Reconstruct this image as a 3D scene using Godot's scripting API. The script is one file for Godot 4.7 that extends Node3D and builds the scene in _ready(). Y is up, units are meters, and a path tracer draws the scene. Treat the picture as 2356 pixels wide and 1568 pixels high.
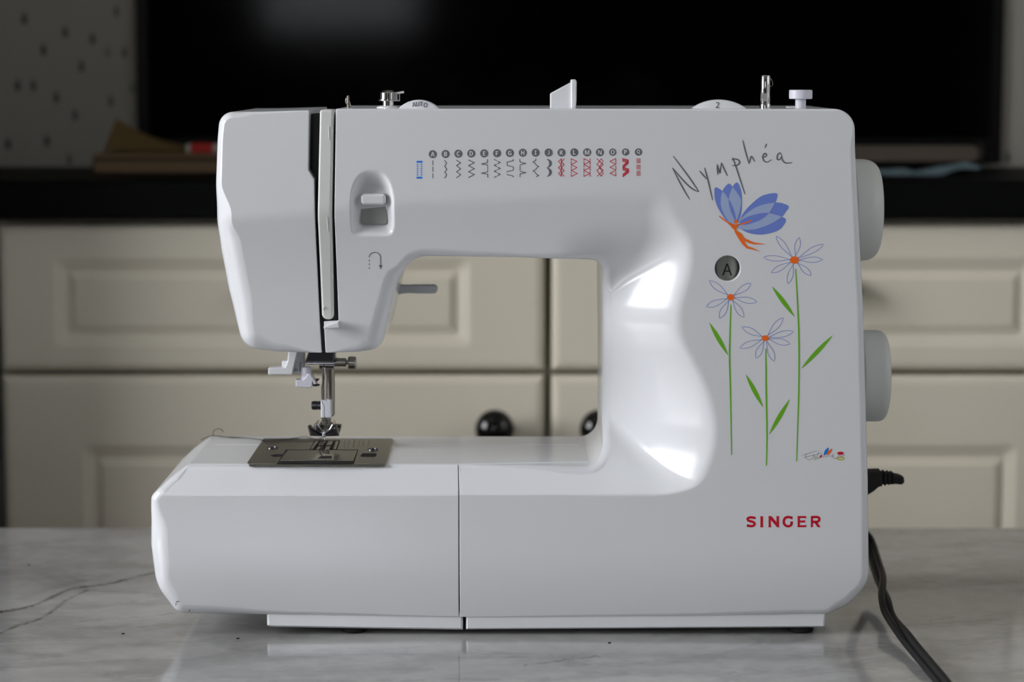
extends Node3D
# A white sewing machine on a marble table, a kitchen counter behind it. Lengths inside the machine are in millimetres, elsewhere in metres.

const FOCAL := 5306.0        # focal length in pixels of the 2356 x 1568 frame
const TABLE := 0.74          # height of the table top
const EYE := Vector3(0.0, 0.3034, 1.2233)   # the camera above the table; z = 0 is the front of the machine
const PITCH := 0.1152
const BACK := -118.0         # the back of the machine, mm
const BED := 91.7            # height of the free arm's bed, mm

var mats := {}
var crease_arm := PackedVector2Array()
var crease_column := PackedVector2Array()
var chamfer_y := 0.0
var belly_y := 0.0
var pocket := Vector2.ZERO
var fade_a := 0.0
var fade_b := 0.0
var sans: SystemFont
var sans_bold: SystemFont
var rng := RandomNumberGenerator.new()

# ---------------------------------------------------------------- measuring: a point of the place from where it is seen and how far away it stands
func ray(u: float, v: float) -> Vector3:
	var x := (u - 1178.0) / FOCAL
	var y := (784.0 - v) / FOCAL
	return Vector3(x, y * cos(PITCH) - sin(PITCH), -cos(PITCH) - y * sin(PITCH))

func at_z(u: float, v: float, z: float) -> Vector3:      # metres above the table, on the plane of that z
	var r := ray(u, v)
	return EYE + r * ((z - EYE.z) / r.z)

func at_y(u: float, v: float, y: float) -> Vector3:      # on the level of that height above the table
	var r := ray(u, v)
	return EYE + r * ((y - EYE.y) / r.y)

func mm(u: float, v: float, z := 0.0) -> Vector3:        # millimetres, on the machine
	return at_z(u, v, z * 0.001) * 1000.0

func mm2(u: float, v: float, z := 0.0) -> Vector2:
	var p := mm(u, v, z)
	return Vector2(p.x, p.y)

# ---------------------------------------------------------------- mesh building
class Shape:
	var v := PackedVector3Array()
	var n := PackedVector3Array()
	var uv := PackedVector2Array()
	var idx := PackedInt32Array()
	var scale := 0.001
	var xf := Transform3D.IDENTITY

	func add(p: Vector3, nn: Vector3, t := Vector2.ZERO) -> int:
		v.append((xf * p) * scale)
		n.append((xf.basis * nn).normalized())
		uv.append(t)
		return v.size() - 1

	func tri(a: int, b: int, c: int) -> void:
		var f := (v[b] - v[a]).cross(v[c] - v[a])
		if f.dot(n[a] + n[b] + n[c]) > 0.0:
			idx.append_array([a, c, b])
		else:
			idx.append_array([a, b, c])

	func quad(a: int, b: int, c: int, d: int) -> void:
		tri(a, b, c)
		tri(a, c, d)

	func flat(pts: Array, nn: Vector3) -> void:
		var first := v.size()
		for p in pts:
			add(p, nn)
		for k in range(1, pts.size() - 1):
			tri(first, first + k, first + k + 1)

	func box(lo: Vector3, hi: Vector3, b := 0.0) -> void:        # a box whose edges are rounded off by b
		var c := (lo + hi) * 0.5
		var h := (hi - lo).abs() * 0.5
		b = minf(b, minf(h.x, minf(h.y, h.z)) * 0.98)
		var id := {}
		for sx in [-1, 1]:
			for sy in [-1, 1]:
				for sz in [-1, 1]:
					var s := Vector3(sx, sy, sz)
					for a in 3:
						var q := h - Vector3(b, b, b)
						q[a] = h[a]
						var nn := Vector3.ZERO
						nn[a] = s[a]
						id[[sx, sy, sz, a]] = add(c + q * s, nn)
		for a in 3:
			var o := (a + 1) % 3
			var w := (a + 2) % 3
			for s in [-1, 1]:
				var ring := []
				for k in [[-1, -1], [1, -1], [1, 1], [-1, 1]]:
					var key := [0, 0, 0, a]
					key[a] = s
					key[o] = k[0]
					key[w] = k[1]
					ring.append(id[key])
				quad(ring[0], ring[1], ring[2], ring[3])
			if b > 0.0:
				for s in [-1, 1]:
					for t in [-1, 1]:
						var e := []
						for k in [[-1, o], [1, o], [1, w], [-1, w]]:
							var key := [0, 0, 0, k[1]]
							key[a] = k[0]
							key[o] = s
							key[w] = t
							e.append(id[key])
						quad(e[0], e[1], e[2], e[3])
		if b > 0.0:
			for sx in [-1, 1]:
				for sy in [-1, 1]:
					for sz in [-1, 1]:
						tri(id[[sx, sy, sz, 0]], id[[sx, sy, sz, 1]], id[[sx, sy, sz, 2]])

	func lathe(origin: Vector3, axis: Vector3, profile: Array, segs := 40) -> void:   # profile: [radius, height along the axis]; corners sharper than 35 degrees stay hard
		var y := axis.normalized()
		var x := y.cross(Vector3(0.31, 0.2, 0.93)).normalized()
		var z := x.cross(y)
		var rows := []
		var many := profile.size()
		for k in many - 1:
			var p := Vector2(profile[k][0], profile[k][1])
			var q := Vector2(profile[k + 1][0], profile[k + 1][1])
			var d := (q - p).normalized()
			var here := Vector2(d.y, -d.x)
			var na := here
			var nb := here
			if k > 0:
				var e := (p - Vector2(profile[k - 1][0], profile[k - 1][1])).normalized()
				if e.dot(d) > 0.8:
					na = (here + Vector2(e.y, -e.x)).normalized()
			if k < many - 2:
				var e2 := (Vector2(profile[k + 2][0], profile[k + 2][1]) - q).normalized()
				if e2.dot(d) > 0.8:
					nb = (here + Vector2(e2.y, -e2.x)).normalized()
			rows.append([p, na, q, nb])
		for r in rows:
			var first := v.size()
			for s in segs + 1:
				var a := TAU * s / segs
				var out := x * cos(a) + z * sin(a)
				var p0: Vector2 = r[0]
				var n0: Vector2 = r[1]
				var p1: Vector2 = r[2]
				var n1: Vector2 = r[3]
				add(origin + out * p0.x + y * p0.y, out * n0.x + y * n0.y)
				add(origin + out * p1.x + y * p1.y, out * n1.x + y * n1.y)
			for s in segs:
				quad(first + 2 * s, first + 2 * s + 1, first + 2 * s + 3, first + 2 * s + 2)

	func rod(a: Vector3, b: Vector3, r: float, segs := 24, bev := 0.0) -> void:
		var l := a.distance_to(b)
		bev = minf(bev, minf(r, l * 0.45))
		var pr := [[0.0, 0.0], [r - bev, 0.0], [r, bev], [r, l - bev], [r - bev, l], [0.0, l]] if bev > 0.0 else [[0.0, 0.0], [r, 0.0], [r, l], [0.0, l]]
		lathe(a, b - a, pr, segs)

	func tube(pts: PackedVector3Array, r: float, segs := 8) -> void:      # swept along the points, ends closed
		var up := Vector3(0.13, 0.96, 0.24).normalized()
		var rings := []
		for k in pts.size():
			var d := (pts[mini(k + 1, pts.size() - 1)] - pts[maxi(k - 1, 0)]).normalized()
			if absf(d.dot(up)) > 0.95:
				up = Vector3(0.9, 0.1, 0.4).normalized()
			var x := up.cross(d).normalized()
			var y := d.cross(x)
			up = y
			var ring := []
			for s in segs:
				var o := x * cos(TAU * s / segs) + y * sin(TAU * s / segs)
				ring.append(add(pts[k] + o * r, o))
			rings.append(ring)
			if k == 0 or k == pts.size() - 1:
				var e := add(pts[k] + d * (r * 0.5 if k else -r * 0.5), d if k else -d)
				for s in segs:
					tri(e, ring[s], ring[(s + 1) % segs])
			if k:
				for s in segs:
					quad(rings[k - 1][s], rings[k - 1][(s + 1) % segs], ring[(s + 1) % segs], ring[s])

	func extrude(poly: PackedVector2Array, z0: float, z1: float, b := 0.0) -> void:      # an outline in x and y made thick from z0 (back) to z1 (front), front edge bevelled by b
		var p := poly.duplicate()
		var area := 0.0
		for k in p.size():
			area += p[k].cross(p[(k + 1) % p.size()])
		if area < 0.0:
			p.reverse()
		var inner := p.duplicate()
		if b > 0.0:
			for k in p.size():
				var e := (p[k] - p[k - 1]).normalized()
				var f := (p[(k + 1) % p.size()] - p[k]).normalized()
				var na := Vector2(e.y, -e.x)
				var m := (na + Vector2(f.y, -f.x)).normalized()
				inner[k] = p[k] - m * (b / maxf(m.dot(na), 0.4))
		var t := Geometry2D.triangulate_polygon(p)
		for side in 2:
			var first := v.size()
			for q in (inner if side else p):
				add(Vector3(q.x, q.y, z1 if side else z0), Vector3(0, 0, 1 if side else -1))
			for k in range(0, t.size(), 3):
				tri(first + t[k], first + t[k + 1], first + t[k + 2])
		for k in p.size():
			var a := p[k]
			var c := p[(k + 1) % p.size()]
			var e := (c - a).normalized()
			var o := Vector3(e.y, -e.x, 0)
			# neighbours that turn by less than 35 degrees share a normal, so that round outlines look round
			var ep := (a - p[k - 1]).normalized()
			var en := (p[(k + 2) % p.size()] - c).normalized()
			var oa := (o + Vector3(ep.y, -ep.x, 0)).normalized() if ep.dot(e) > 0.8 else o
			var oc := (o + Vector3(en.y, -en.x, 0)).normalized() if en.dot(e) > 0.8 else o
			var zf := z1 - b
			quad(add(Vector3(a.x, a.y, z0), oa), add(Vector3(c.x, c.y, z0), oc), add(Vector3(c.x, c.y, zf), oc), add(Vector3(a.x, a.y, zf), oa))
			if b > 0.0:
				var ia := inner[k]
				var ic := inner[(k + 1) % p.size()]
				quad(add(Vector3(a.x, a.y, zf), oa), add(Vector3(c.x, c.y, zf), oc), add(Vector3(ic.x, ic.y, z1), (oc + Vector3(0, 0, 1.6)).normalized()), add(Vector3(ia.x, ia.y, z1), (oa + Vector3(0, 0, 1.6)).normalized()))

	func mesh() -> ArrayMesh:
		var a := []
		a.resize(Mesh.ARRAY_MAX)
		a[Mesh.ARRAY_VERTEX] = v
		a[Mesh.ARRAY_NORMAL] = n
		a[Mesh.ARRAY_TEX_UV] = uv
		a[Mesh.ARRAY_INDEX] = idx
		var m := ArrayMesh.new()
		m.add_surface_from_arrays(Mesh.PRIMITIVE_TRIANGLES, a)
		return m

func metre_shape() -> Shape:
	var s := Shape.new()
	s.scale = 1.0
	return s

func build(s: Shape, called: String, mat: String, parent: Node3D) -> MeshInstance3D:
	var o := MeshInstance3D.new()
	o.name = called
	o.mesh = s.mesh()
	o.material_override = mats[mat]
	parent.add_child(o, true)
	return o

func thing(called: String, label: String, category: String, where := Vector3.ZERO, group := "") -> Node3D:
	var o := Node3D.new()
	o.name = called
	add_child(o, true)
	o.position = where
	tag(o, label, category, group)
	return o

func tag(o: Node3D, label: String, category: String, group := "") -> void:
	o.set_meta("label", label)
	o.set_meta("category", category)
	if group:
		o.set_meta("group", group)

func structure(o: Node3D, label: String) -> Node3D:
	o.set_meta("kind", "structure")
	o.set_meta("label", label)
	return o

# ---------------------------------------------------------------- outlines
func rounded(points: Array) -> Dictionary:       # points: [place in mm, corner radius, edge radius]; a closed outline with its outward normals and edge radii
	var pts := points.duplicate()
	var area := 0.0
	for k in pts.size():
		var p: Vector2 = pts[k][0]
		area += p.cross(pts[(k + 1) % pts.size()][0])
	if area < 0.0:
		pts.reverse()
	var many := pts.size()
	var place := PackedVector2Array()
	var normal := PackedVector2Array()
	var radius := PackedFloat32Array()
	for k in many:
		var a: Vector2 = pts[(k + many - 1) % many][0]
		var b: Vector2 = pts[k][0]
		var c: Vector2 = pts[(k + 1) % many][0]
		var r: float = pts[k][2]
		var e := (b - a).normalized()
		var f := (c - b).normalized()
		var turn := e.angle_to(f)
		var cut := absf(float(pts[k][1]) * tan(turn * 0.5))
		cut = minf(cut, 0.48 * minf(a.distance_to(b), b.distance_to(c)))
		var big := cut / maxf(absf(tan(turn * 0.5)), 1e-6)
		var start := b - e * cut
		var na := Vector2(e.y, -e.x)
		var center := start - na * big * signf(turn)
		var steps := maxi(2, int(absf(turn) / 0.12))
		for s in steps + 1:
			var nn := na.rotated(turn * s / steps)
			place.append(center + nn * big * signf(turn))
			normal.append(nn)
			radius.append(r)
		# the straight run to the next corner
		var c2: Vector2 = pts[(k + 2) % many][0]
		var g := (c2 - c).normalized()
		var cut2 := minf(absf(float(pts[(k + 1) % many][1]) * tan(f.angle_to(g) * 0.5)), 0.48 * minf(b.distance_to(c), c.distance_to(c2)))
		var from := b + f * cut
		var to := c - f * cut2
		var r2: float = pts[(k + 1) % many][2]
		var run := int(from.distance_to(to) / 2.5)
		for s in range(1, run):
			place.append(from.lerp(to, float(s) / run))
			normal.append(Vector2(f.y, -f.x))
			radius.append(lerpf(r, r2, smoothstep(0.0, 1.0, float(s) / run)))
	return {"place": place, "normal": normal, "radius": radius}

func circle(c: Vector2, r: float, edge: float, segs := 64) -> Dictionary:
	var place := PackedVector2Array()
	var normal := PackedVector2Array()
	var radius := PackedFloat32Array()
	for s in segs:
		var o := Vector2.from_angle(TAU * s / segs)
		place.append(c + o * r)
		normal.append(-o)
		radius.append(edge)
	return {"place": place, "normal": normal, "radius": radius}

func curve(points: Array, step := 6) -> PackedVector2Array:       # a smooth line through the points
	var out := PackedVector2Array()
	for k in points.size() - 1:
		var a: Vector2 = points[maxi(k - 1, 0)]
		var b: Vector2 = points[k]
		var c: Vector2 = points[k + 1]
		var d: Vector2 = points[mini(k + 2, points.size() - 1)]
		for s in step:
			out.append(b.cubic_interpolate(c, a, d, float(s) / step))
	out.append(points[-1])
	return out

func curve3(points: Array, step := 8) -> PackedVector3Array:
	var out := PackedVector3Array()
	for k in points.size() - 1:
		var a: Vector3 = points[maxi(k - 1, 0)]
		var b: Vector3 = points[k]
		var c: Vector3 = points[k + 1]
		var d: Vector3 = points[mini(k + 2, points.size() - 1)]
		for s in step:
			out.append(b.cubic_interpolate(c, a, d, float(s) / step))
	out.append(points[-1])
	return out

# ---------------------------------------------------------------- the sculpted front of the machine: how far it lies behind z = 0
func along(table: PackedVector2Array, t: float) -> float:
	var lo := 0
	var hi := table.size() - 1
	if t <= table[0].x:
		return table[0].y
	if t >= table[hi].x:
		return table[hi].y
	while hi - lo > 1:
		var mid := (lo + hi) / 2
		if table[mid].x <= t:
			lo = mid
		else:
			hi = mid
	return lerpf(table[lo].y, table[hi].y, (t - table[lo].x) / (table[hi].x - table[lo].x))

func soft_min(a: float, b: float, k: float) -> float:
	var h := maxf(k - absf(a - b), 0.0) / k
	return minf(a, b) - h * h * k * 0.25

func soft_plus(a: float, k: float) -> float:       # max(a, 0) with a rounded bend
	return -soft_min(-a, 0.0, k)

func front(x: float, y: float) -> float:
	var d := 0.0
	if y > chamfer_y - 4.0:
		var a := along(crease_arm, x) - y
		var c := along(crease_column, y) - x
		var b := y - chamfer_y
		var right := smoothstep(fade_a, fade_b, x)
		var fa := 0.25 * a + right * 0.75 * soft_plus(a - 24.0, 14.0) - (1.0 - right) * 0.14 * soft_plus(a - 30.0, 20.0)
		var fc := 0.52 * c + 0.0085 * maxf(c, 0.0) * maxf(c, 0.0)
		var fb := 1.6 * b
		d = soft_plus(soft_min(soft_min(fa, fc, 9.0), fb, 3.0 + 6.0 * right), 0.8 + 0.5 * right)
	elif y < belly_y:
		d = 0.0036 * (belly_y - y) * (belly_y - y)
	# the pocket of the reverse lever
	var px := absf(x - pocket.x) / 11.9
	if px < 1.05:
		var py := y - pocket.y
		var q := 0.0
		if py > 0.0:
			q = pow(pow(px, 2.6) + pow(py / 18.6, 2.1), 0.42)
		elif py > -19.0:
			q = pow(pow(px, 7.0) + pow(-py / 17.6, 7.0), 1.0 / 7.0)
		else:
			q = 2.0
		if q < 1.0:
			d += 7.5 * smoothstep(0.0, 0.44, 1.0 - q) 
	return -d

func front_normal(x: float, y: float) -> Vector3:
	var e := 0.2
	return Vector3(front(x - e, y) - front(x + e, y), front(x, y - e) - front(x, y + e), 2.0 * e).normalized()

func shell(s: Shape, outline: Dictionary, holes: Array, back: float, lift := 0.0, step := 0.8) -> void:      # a piece of the housing: sculpted front, rounded edges, sides running back
	var place: PackedVector2Array = outline.place
	var inner := PackedVector2Array()
	for k in place.size():
		inner.append(place[k] - outline.normal[k] * outline.radius[k])
	var hole_inner := []
	for h in holes:
		var w := PackedVector2Array()
		for k in h.place.size():
			w.append(h.place[k] - h.normal[k] * h.radius[k])
		hole_inner.append(w)
	var lo := inner[0]
	var hi := inner[0]
	for p in inner:
		lo = lo.min(p)
		hi = hi.max(p)
	var nx := int((hi.x - lo.x) / step) + 2
	var ny := int((hi.y - lo.y) / step) + 2
	lo -= Vector2(0.37, 0.41)
	var touched := {}
	for ring in [inner] + hole_inner:
		for k in ring.size():
			var a: Vector2 = ring[k]
			var b: Vector2 = ring[(k + 1) % ring.size()]
			var many := int(a.distance_to(b) / 0.2) + 1
			for t in many:
				var p := (a.lerp(b, float(t) / many) - lo) / step
				touched[int(p.x) + int(p.y) * nx] = true
	var id := {}
	for j in ny:
		for i in nx:
			var c0 := lo + Vector2(i, j) * step
			if touched.has(i + j * nx):
				var cell := PackedVector2Array([c0, c0 + Vector2(step, 0), c0 + Vector2(step, step), c0 + Vector2(0, step)])
				var pieces: Array = Geometry2D.intersect_polygons(cell, inner)
				for w in hole_inner:
					var left := []
					for q in pieces:
						left.append_array(Geometry2D.clip_polygons(q, w))
					pieces = left
				for q in pieces:
					var t := Geometry2D.triangulate_polygon(q)
					var first := s.v.size()
					for p in q:
						s.add(Vector3(p.x, p.y, front(p.x, p.y) + lift), front_normal(p.x, p.y))
					for k in range(0, t.size(), 3):
						s.tri(first + t[k], first + t[k + 1], first + t[k + 2])
				continue
			var mid := c0 + Vector2(step, step) * 0.5
			var votes := 0      # three points of the cell: the test can miss where its ray meets a corner of the outline
			for w in [mid, mid + Vector2(0.11, 0.173), mid - Vector2(0.137, 0.091)]:
				votes += int(Geometry2D.is_point_in_polygon(w, inner))
			if votes < 2:
				continue
			var out := false
			for w in hole_inner:
				out = out or Geometry2D.is_point_in_polygon(mid, w)
			if out:
				continue
			var ids := []
			for k in [[0, 0], [1, 0], [1, 1], [0, 1]]:
				var key: int = i + k[0] + (j + k[1]) * (nx + 1)
				if not id.has(key):
					var p := lo + Vector2(i + k[0], j + k[1]) * step
					id[key] = s.add(Vector3(p.x, p.y, front(p.x, p.y) + lift), front_normal(p.x, p.y))
				ids.append(id[key])
			s.quad(ids[0], ids[1], ids[2], ids[3])
	for ring in [outline] + holes:
		rim(s, ring, back if ring == outline else ring.get("back", -6.0), lift)
	var t := Geometry2D.triangulate_polygon(place)
	var first := s.v.size()
	for p in place:
		s.add(Vector3(p.x, p.y, back), Vector3(0, 0, -1))
	for k in range(0, t.size(), 3):
		s.tri(first + t[k], first + t[k + 1], first + t[k + 2])

func rim(s: Shape, ring: Dictionary, back: float, lift: float) -> void:
	var rows := []
	var many: int = ring.place.size()
	for k in many:
		var p: Vector2 = ring.place[k]
		var o: Vector2 = ring.normal[k]
		var r: float = ring.radius[k]
		var q := p - o * r
		var z := front(q.x, q.y) + lift
		var nn := front_normal(q.x, q.y)
		var o3 := Vector3(o.x, o.y, 0)
		var row := []
		# a ridge: the face breaks off at an angle before it rounds away
		var jump := 0.0
		if ring.has("ridge") and r > 2.0:
			jump = 0.60 * smoothstep(ring.ridge[0], ring.ridge[1], p.y) * smoothstep(2.0, 3.0, r)
		var steps := 6
		row.append(s.add(Vector3(q.x, q.y, z), nn))
		var cut := minf(0.45, r * 0.12)
		for a in range(1, steps + 1):
			var t := float(a - 1) / (steps - 1)
			var th := lerpf(maxf(jump, 0.12), PI * 0.5, t)
			var side := cut + (r - cut) * (sin(th) - sin(maxf(jump, 0.12))) / (1.0 - sin(maxf(jump, 0.12)))
			var w := q + o * side
			var drop := cut * tan(maxf(jump, 0.12) * 0.5) + (r - cut * tan(maxf(jump, 0.12) * 0.5)) * (cos(maxf(jump, 0.12)) - cos(th)) / cos(maxf(jump, 0.12))
			row.append(s.add(Vector3(w.x, w.y, z - drop), nn * cos(th) + o3 * sin(th)))
		row.append(s.add(Vector3(p.x, p.y, z - r), o3))
		row.append(s.add(Vector3(p.x, p.y, back), o3))
		rows.append(row)
	for k in many:
		var a: Array = rows[k]
		var b: Array = rows[(k + 1) % many]
		for j in a.size() - 1:
			if j != 6:
				s.quad(a[j], b[j], b[j + 1], a[j + 1])

# ---------------------------------------------------------------- print on the front
func ink(s: Shape, outline: PackedVector2Array, lift := 0.10) -> void:      # a printed patch; the outline is in mm on the front
	var t := Geometry2D.triangulate_polygon(outline)
	var first := s.v.size()
	for p in outline:
		s.add(Vector3(p.x, p.y, front(p.x, p.y) + lift), front_normal(p.x, p.y))
	for k in range(0, t.size(), 3):
		s.tri(first + t[k], first + t[k + 1], first + t[k + 2])

func line(s: Shape, pts: PackedVector2Array, width: float, taper := 0.0, lift := 0.10) -> void:      # a printed line; taper: how much thinner its ends are
	var first := s.v.size()
	var many := pts.size()
	for k in many:
		var d := (pts[mini(k + 1, many - 1)] - pts[maxi(k - 1, 0)]).normalized()
		var t := float(k) / maxi(many - 1, 1)
		var w := width * 0.5 * (1.0 - taper * pow(absf(2.0 * t - 1.0), 2.0))
		for side in [-1.0, 1.0]:
			var p: Vector2 = pts[k] + d.orthogonal() * w * side
			s.add(Vector3(p.x, p.y, front(p.x, p.y) + lift), front_normal(p.x, p.y))
	for k in many - 1:
		s.quad(first + 2 * k, first + 2 * k + 1, first + 2 * k + 3, first + 2 * k + 2)

func strokes(s: Shape, pts: PackedVector2Array, width: float) -> void:      # straight strokes with square joints
	for k in pts.size() - 1:
		var d := (pts[k + 1] - pts[k]).normalized() * width * 0.35
		line(s, PackedVector2Array([pts[k] - d, pts[k + 1] + d]), width)

func oval(c: Vector2, rx: float, ry: float, segs := 28) -> PackedVector2Array:
	var out := PackedVector2Array()
	for k in segs:
		out.append(c + Vector2(cos(TAU * k / segs) * rx, sin(TAU * k / segs) * ry))
	return out

func lens(a: Vector2, b: Vector2, half: float, bend := 0.0, fat := 1.0) -> PackedVector2Array:      # a pointed leaf from a to b
	var out := PackedVector2Array()
	var side := (b - a).normalized().orthogonal()
	for k in 17:
		var t := k / 16.0
		out.append(a.lerp(b, t) + side * (half * pow(sin(PI * pow(t, fat)), 0.9) + bend * sin(PI * t)))
	for k in range(15, 0, -1):
		var t := k / 16.0
		out.append(a.lerp(b, t) - side * (half * pow(sin(PI * pow(t, fat)), 0.9) - bend * sin(PI * t)))
	return out

func letters(s: Shape, text: String, font: Font, height: float, center: Vector3, turn := 0.0, depth := 0.0, spread := 1.0) -> void:      # flat lettering, height of its capitals in mm
	var t := TextMesh.new()
	t.text = text
	t.font = font
	t.font_size = 64
	t.pixel_size = 0.05
	t.depth = depth
	t.curve_step = 1.0
	var arrays := t.surface_get_arrays(0)
	var pos: PackedVector3Array = arrays[Mesh.ARRAY_VERTEX]
	var nor: PackedVector3Array = arrays[Mesh.ARRAY_NORMAL]
	var idx: PackedInt32Array = arrays[Mesh.ARRAY_INDEX]
	var lo := Vector3.INF
	var hi := -Vector3.INF
	for p in pos:
		lo = lo.min(p)
		hi = hi.max(p)
	var k := height / (hi.y - lo.y)
	var mid := (lo + hi) * 0.5
	var first := s.v.size()
	for i in pos.size():
		var p := (pos[i] - mid) * k
		p.x *= spread
		var q := Vector2(p.x, p.y).rotated(turn)
		s.add(center + Vector3(q.x, q.y, 0.0), Vector3(0, 0, 1))
	for i in range(0, idx.size(), 3):
		if nor[idx[i]].z > 0.5:
			s.tri(first + idx[i], first + idx[i + 1], first + idx[i + 2])

# ================================================================ the scene
func _ready() -> void:
	rng.seed = 7
	# camera
	var cam := Camera3D.new()
	cam.name = "camera"
	add_child(cam)
	cam.position = EYE + Vector3(0, TABLE, 0)
	cam.rotation.x = -PITCH
	var lens := CameraAttributesPhysical.new()
	lens.frustum_focal_length = 81.2      # with Godot's 24 mm high sensor this is the photograph's angle of view
	lens.frustum_focus_distance = 1.24
	lens.exposure_aperture = 6.5
	lens.auto_exposure_enabled = false
	cam.attributes = lens
	cam.fov = rad_to_deg(2.0 * atan(784.0 / FOCAL))
	cam.current = true
	# sky: an overcast day outside the windows
	var sky_look := ProceduralSkyMaterial.new()
	sky_look.sky_top_color = Color(0.86, 0.90, 0.96)
	sky_look.sky_horizon_color = Color(0.94, 0.95, 0.97)
	sky_look.ground_horizon_color = Color(0.62, 0.63, 0.62)
	sky_look.ground_bottom_color = Color(0.42, 0.42, 0.40)
	sky_look.sky_energy_multiplier = 2.2
	sky_look.ground_energy_multiplier = 1.6
	sky_look.sun_angle_max = 0.0
	var env := Environment.new()
	env.background_mode = Environment.BG_SKY
	env.sky = Sky.new()
	env.sky.sky_material = sky_look
	env.tonemap_mode = Environment.TONE_MAPPER_LINEAR
	env.tonemap_exposure = 1.0
	env.sdfgi_enabled = true
	env.ssao_enabled = true
	env.ssil_enabled = true
	var world := WorldEnvironment.new()
	world.name = "world"
	world.environment = env
	add_child(world)
	# daylight through the large window on the left, and through the small one behind the camera
	daylight("window_daylight", Vector3(WINDOW_X + 0.02, WINDOW_Y, WINDOW_Z), -PI / 2, Vector2(WINDOW_W, WINDOW_H), 8.8, Color(0.995, 0.99, 0.995))
	daylight("rear_daylight", Vector3(-0.42, 1.62, 2.9), 0.0, Vector2(0.38, 1.0), 0.1, Color(0.95, 0.97, 1.0))

	daylight("side_daylight", Vector3(1.14, 1.5, 0.5), PI / 2, Vector2(0.4, 0.5), 0.8, Color(0.98, 0.99, 1.0))

	sans = SystemFont.new()
	sans.font_names = PackedStringArray(["Droid Sans"])
	sans_bold = SystemFont.new()
	sans_bold.font_names = PackedStringArray(["Droid Sans"])
	sans_bold.font_weight = 700
	materials()
	room()
	table()
	sideboard()
	shelf_things()
	sewing_machine()
	cord()
	thread_and_lint()

const WINDOW_X := -1.7
const WINDOW_Y := 1.48
const WINDOW_Z := 0.55
const WINDOW_W := 1.0
const WINDOW_H := 1.0

func daylight(called: String, where: Vector3, turn: float, size: Vector2, radiance: float, color: Color) -> void:
	var l := AreaLight3D.new()
	l.name = called
	add_child(l)
	l.position = where
	l.rotation.y = turn
	l.area_size = size
	l.area_normalize_energy = false
	l.light_energy = radiance / PI
	l.light_color = color
	l.area_range = 8.0
	l.area_attenuation = 2.0
	l.shadow_enabled = true

func look(called: String, color: Color, rough: float, metal := 0.0, spec := 0.5) -> StandardMaterial3D:
	var m := StandardMaterial3D.new()
	m.resource_name = called
	m.albedo_color = color
	m.roughness = rough
	m.metallic = metal
	m.metallic_specular = spec
	mats[called] = m
	return m

func noise(freq: float, seed_: int, octaves := 4) -> FastNoiseLite:
	var f := FastNoiseLite.new()
	f.noise_type = FastNoiseLite.TYPE_SIMPLEX_SMOOTH
	f.frequency = freq
	f.seed = seed_
	f.fractal_octaves = octaves
	return f

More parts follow.
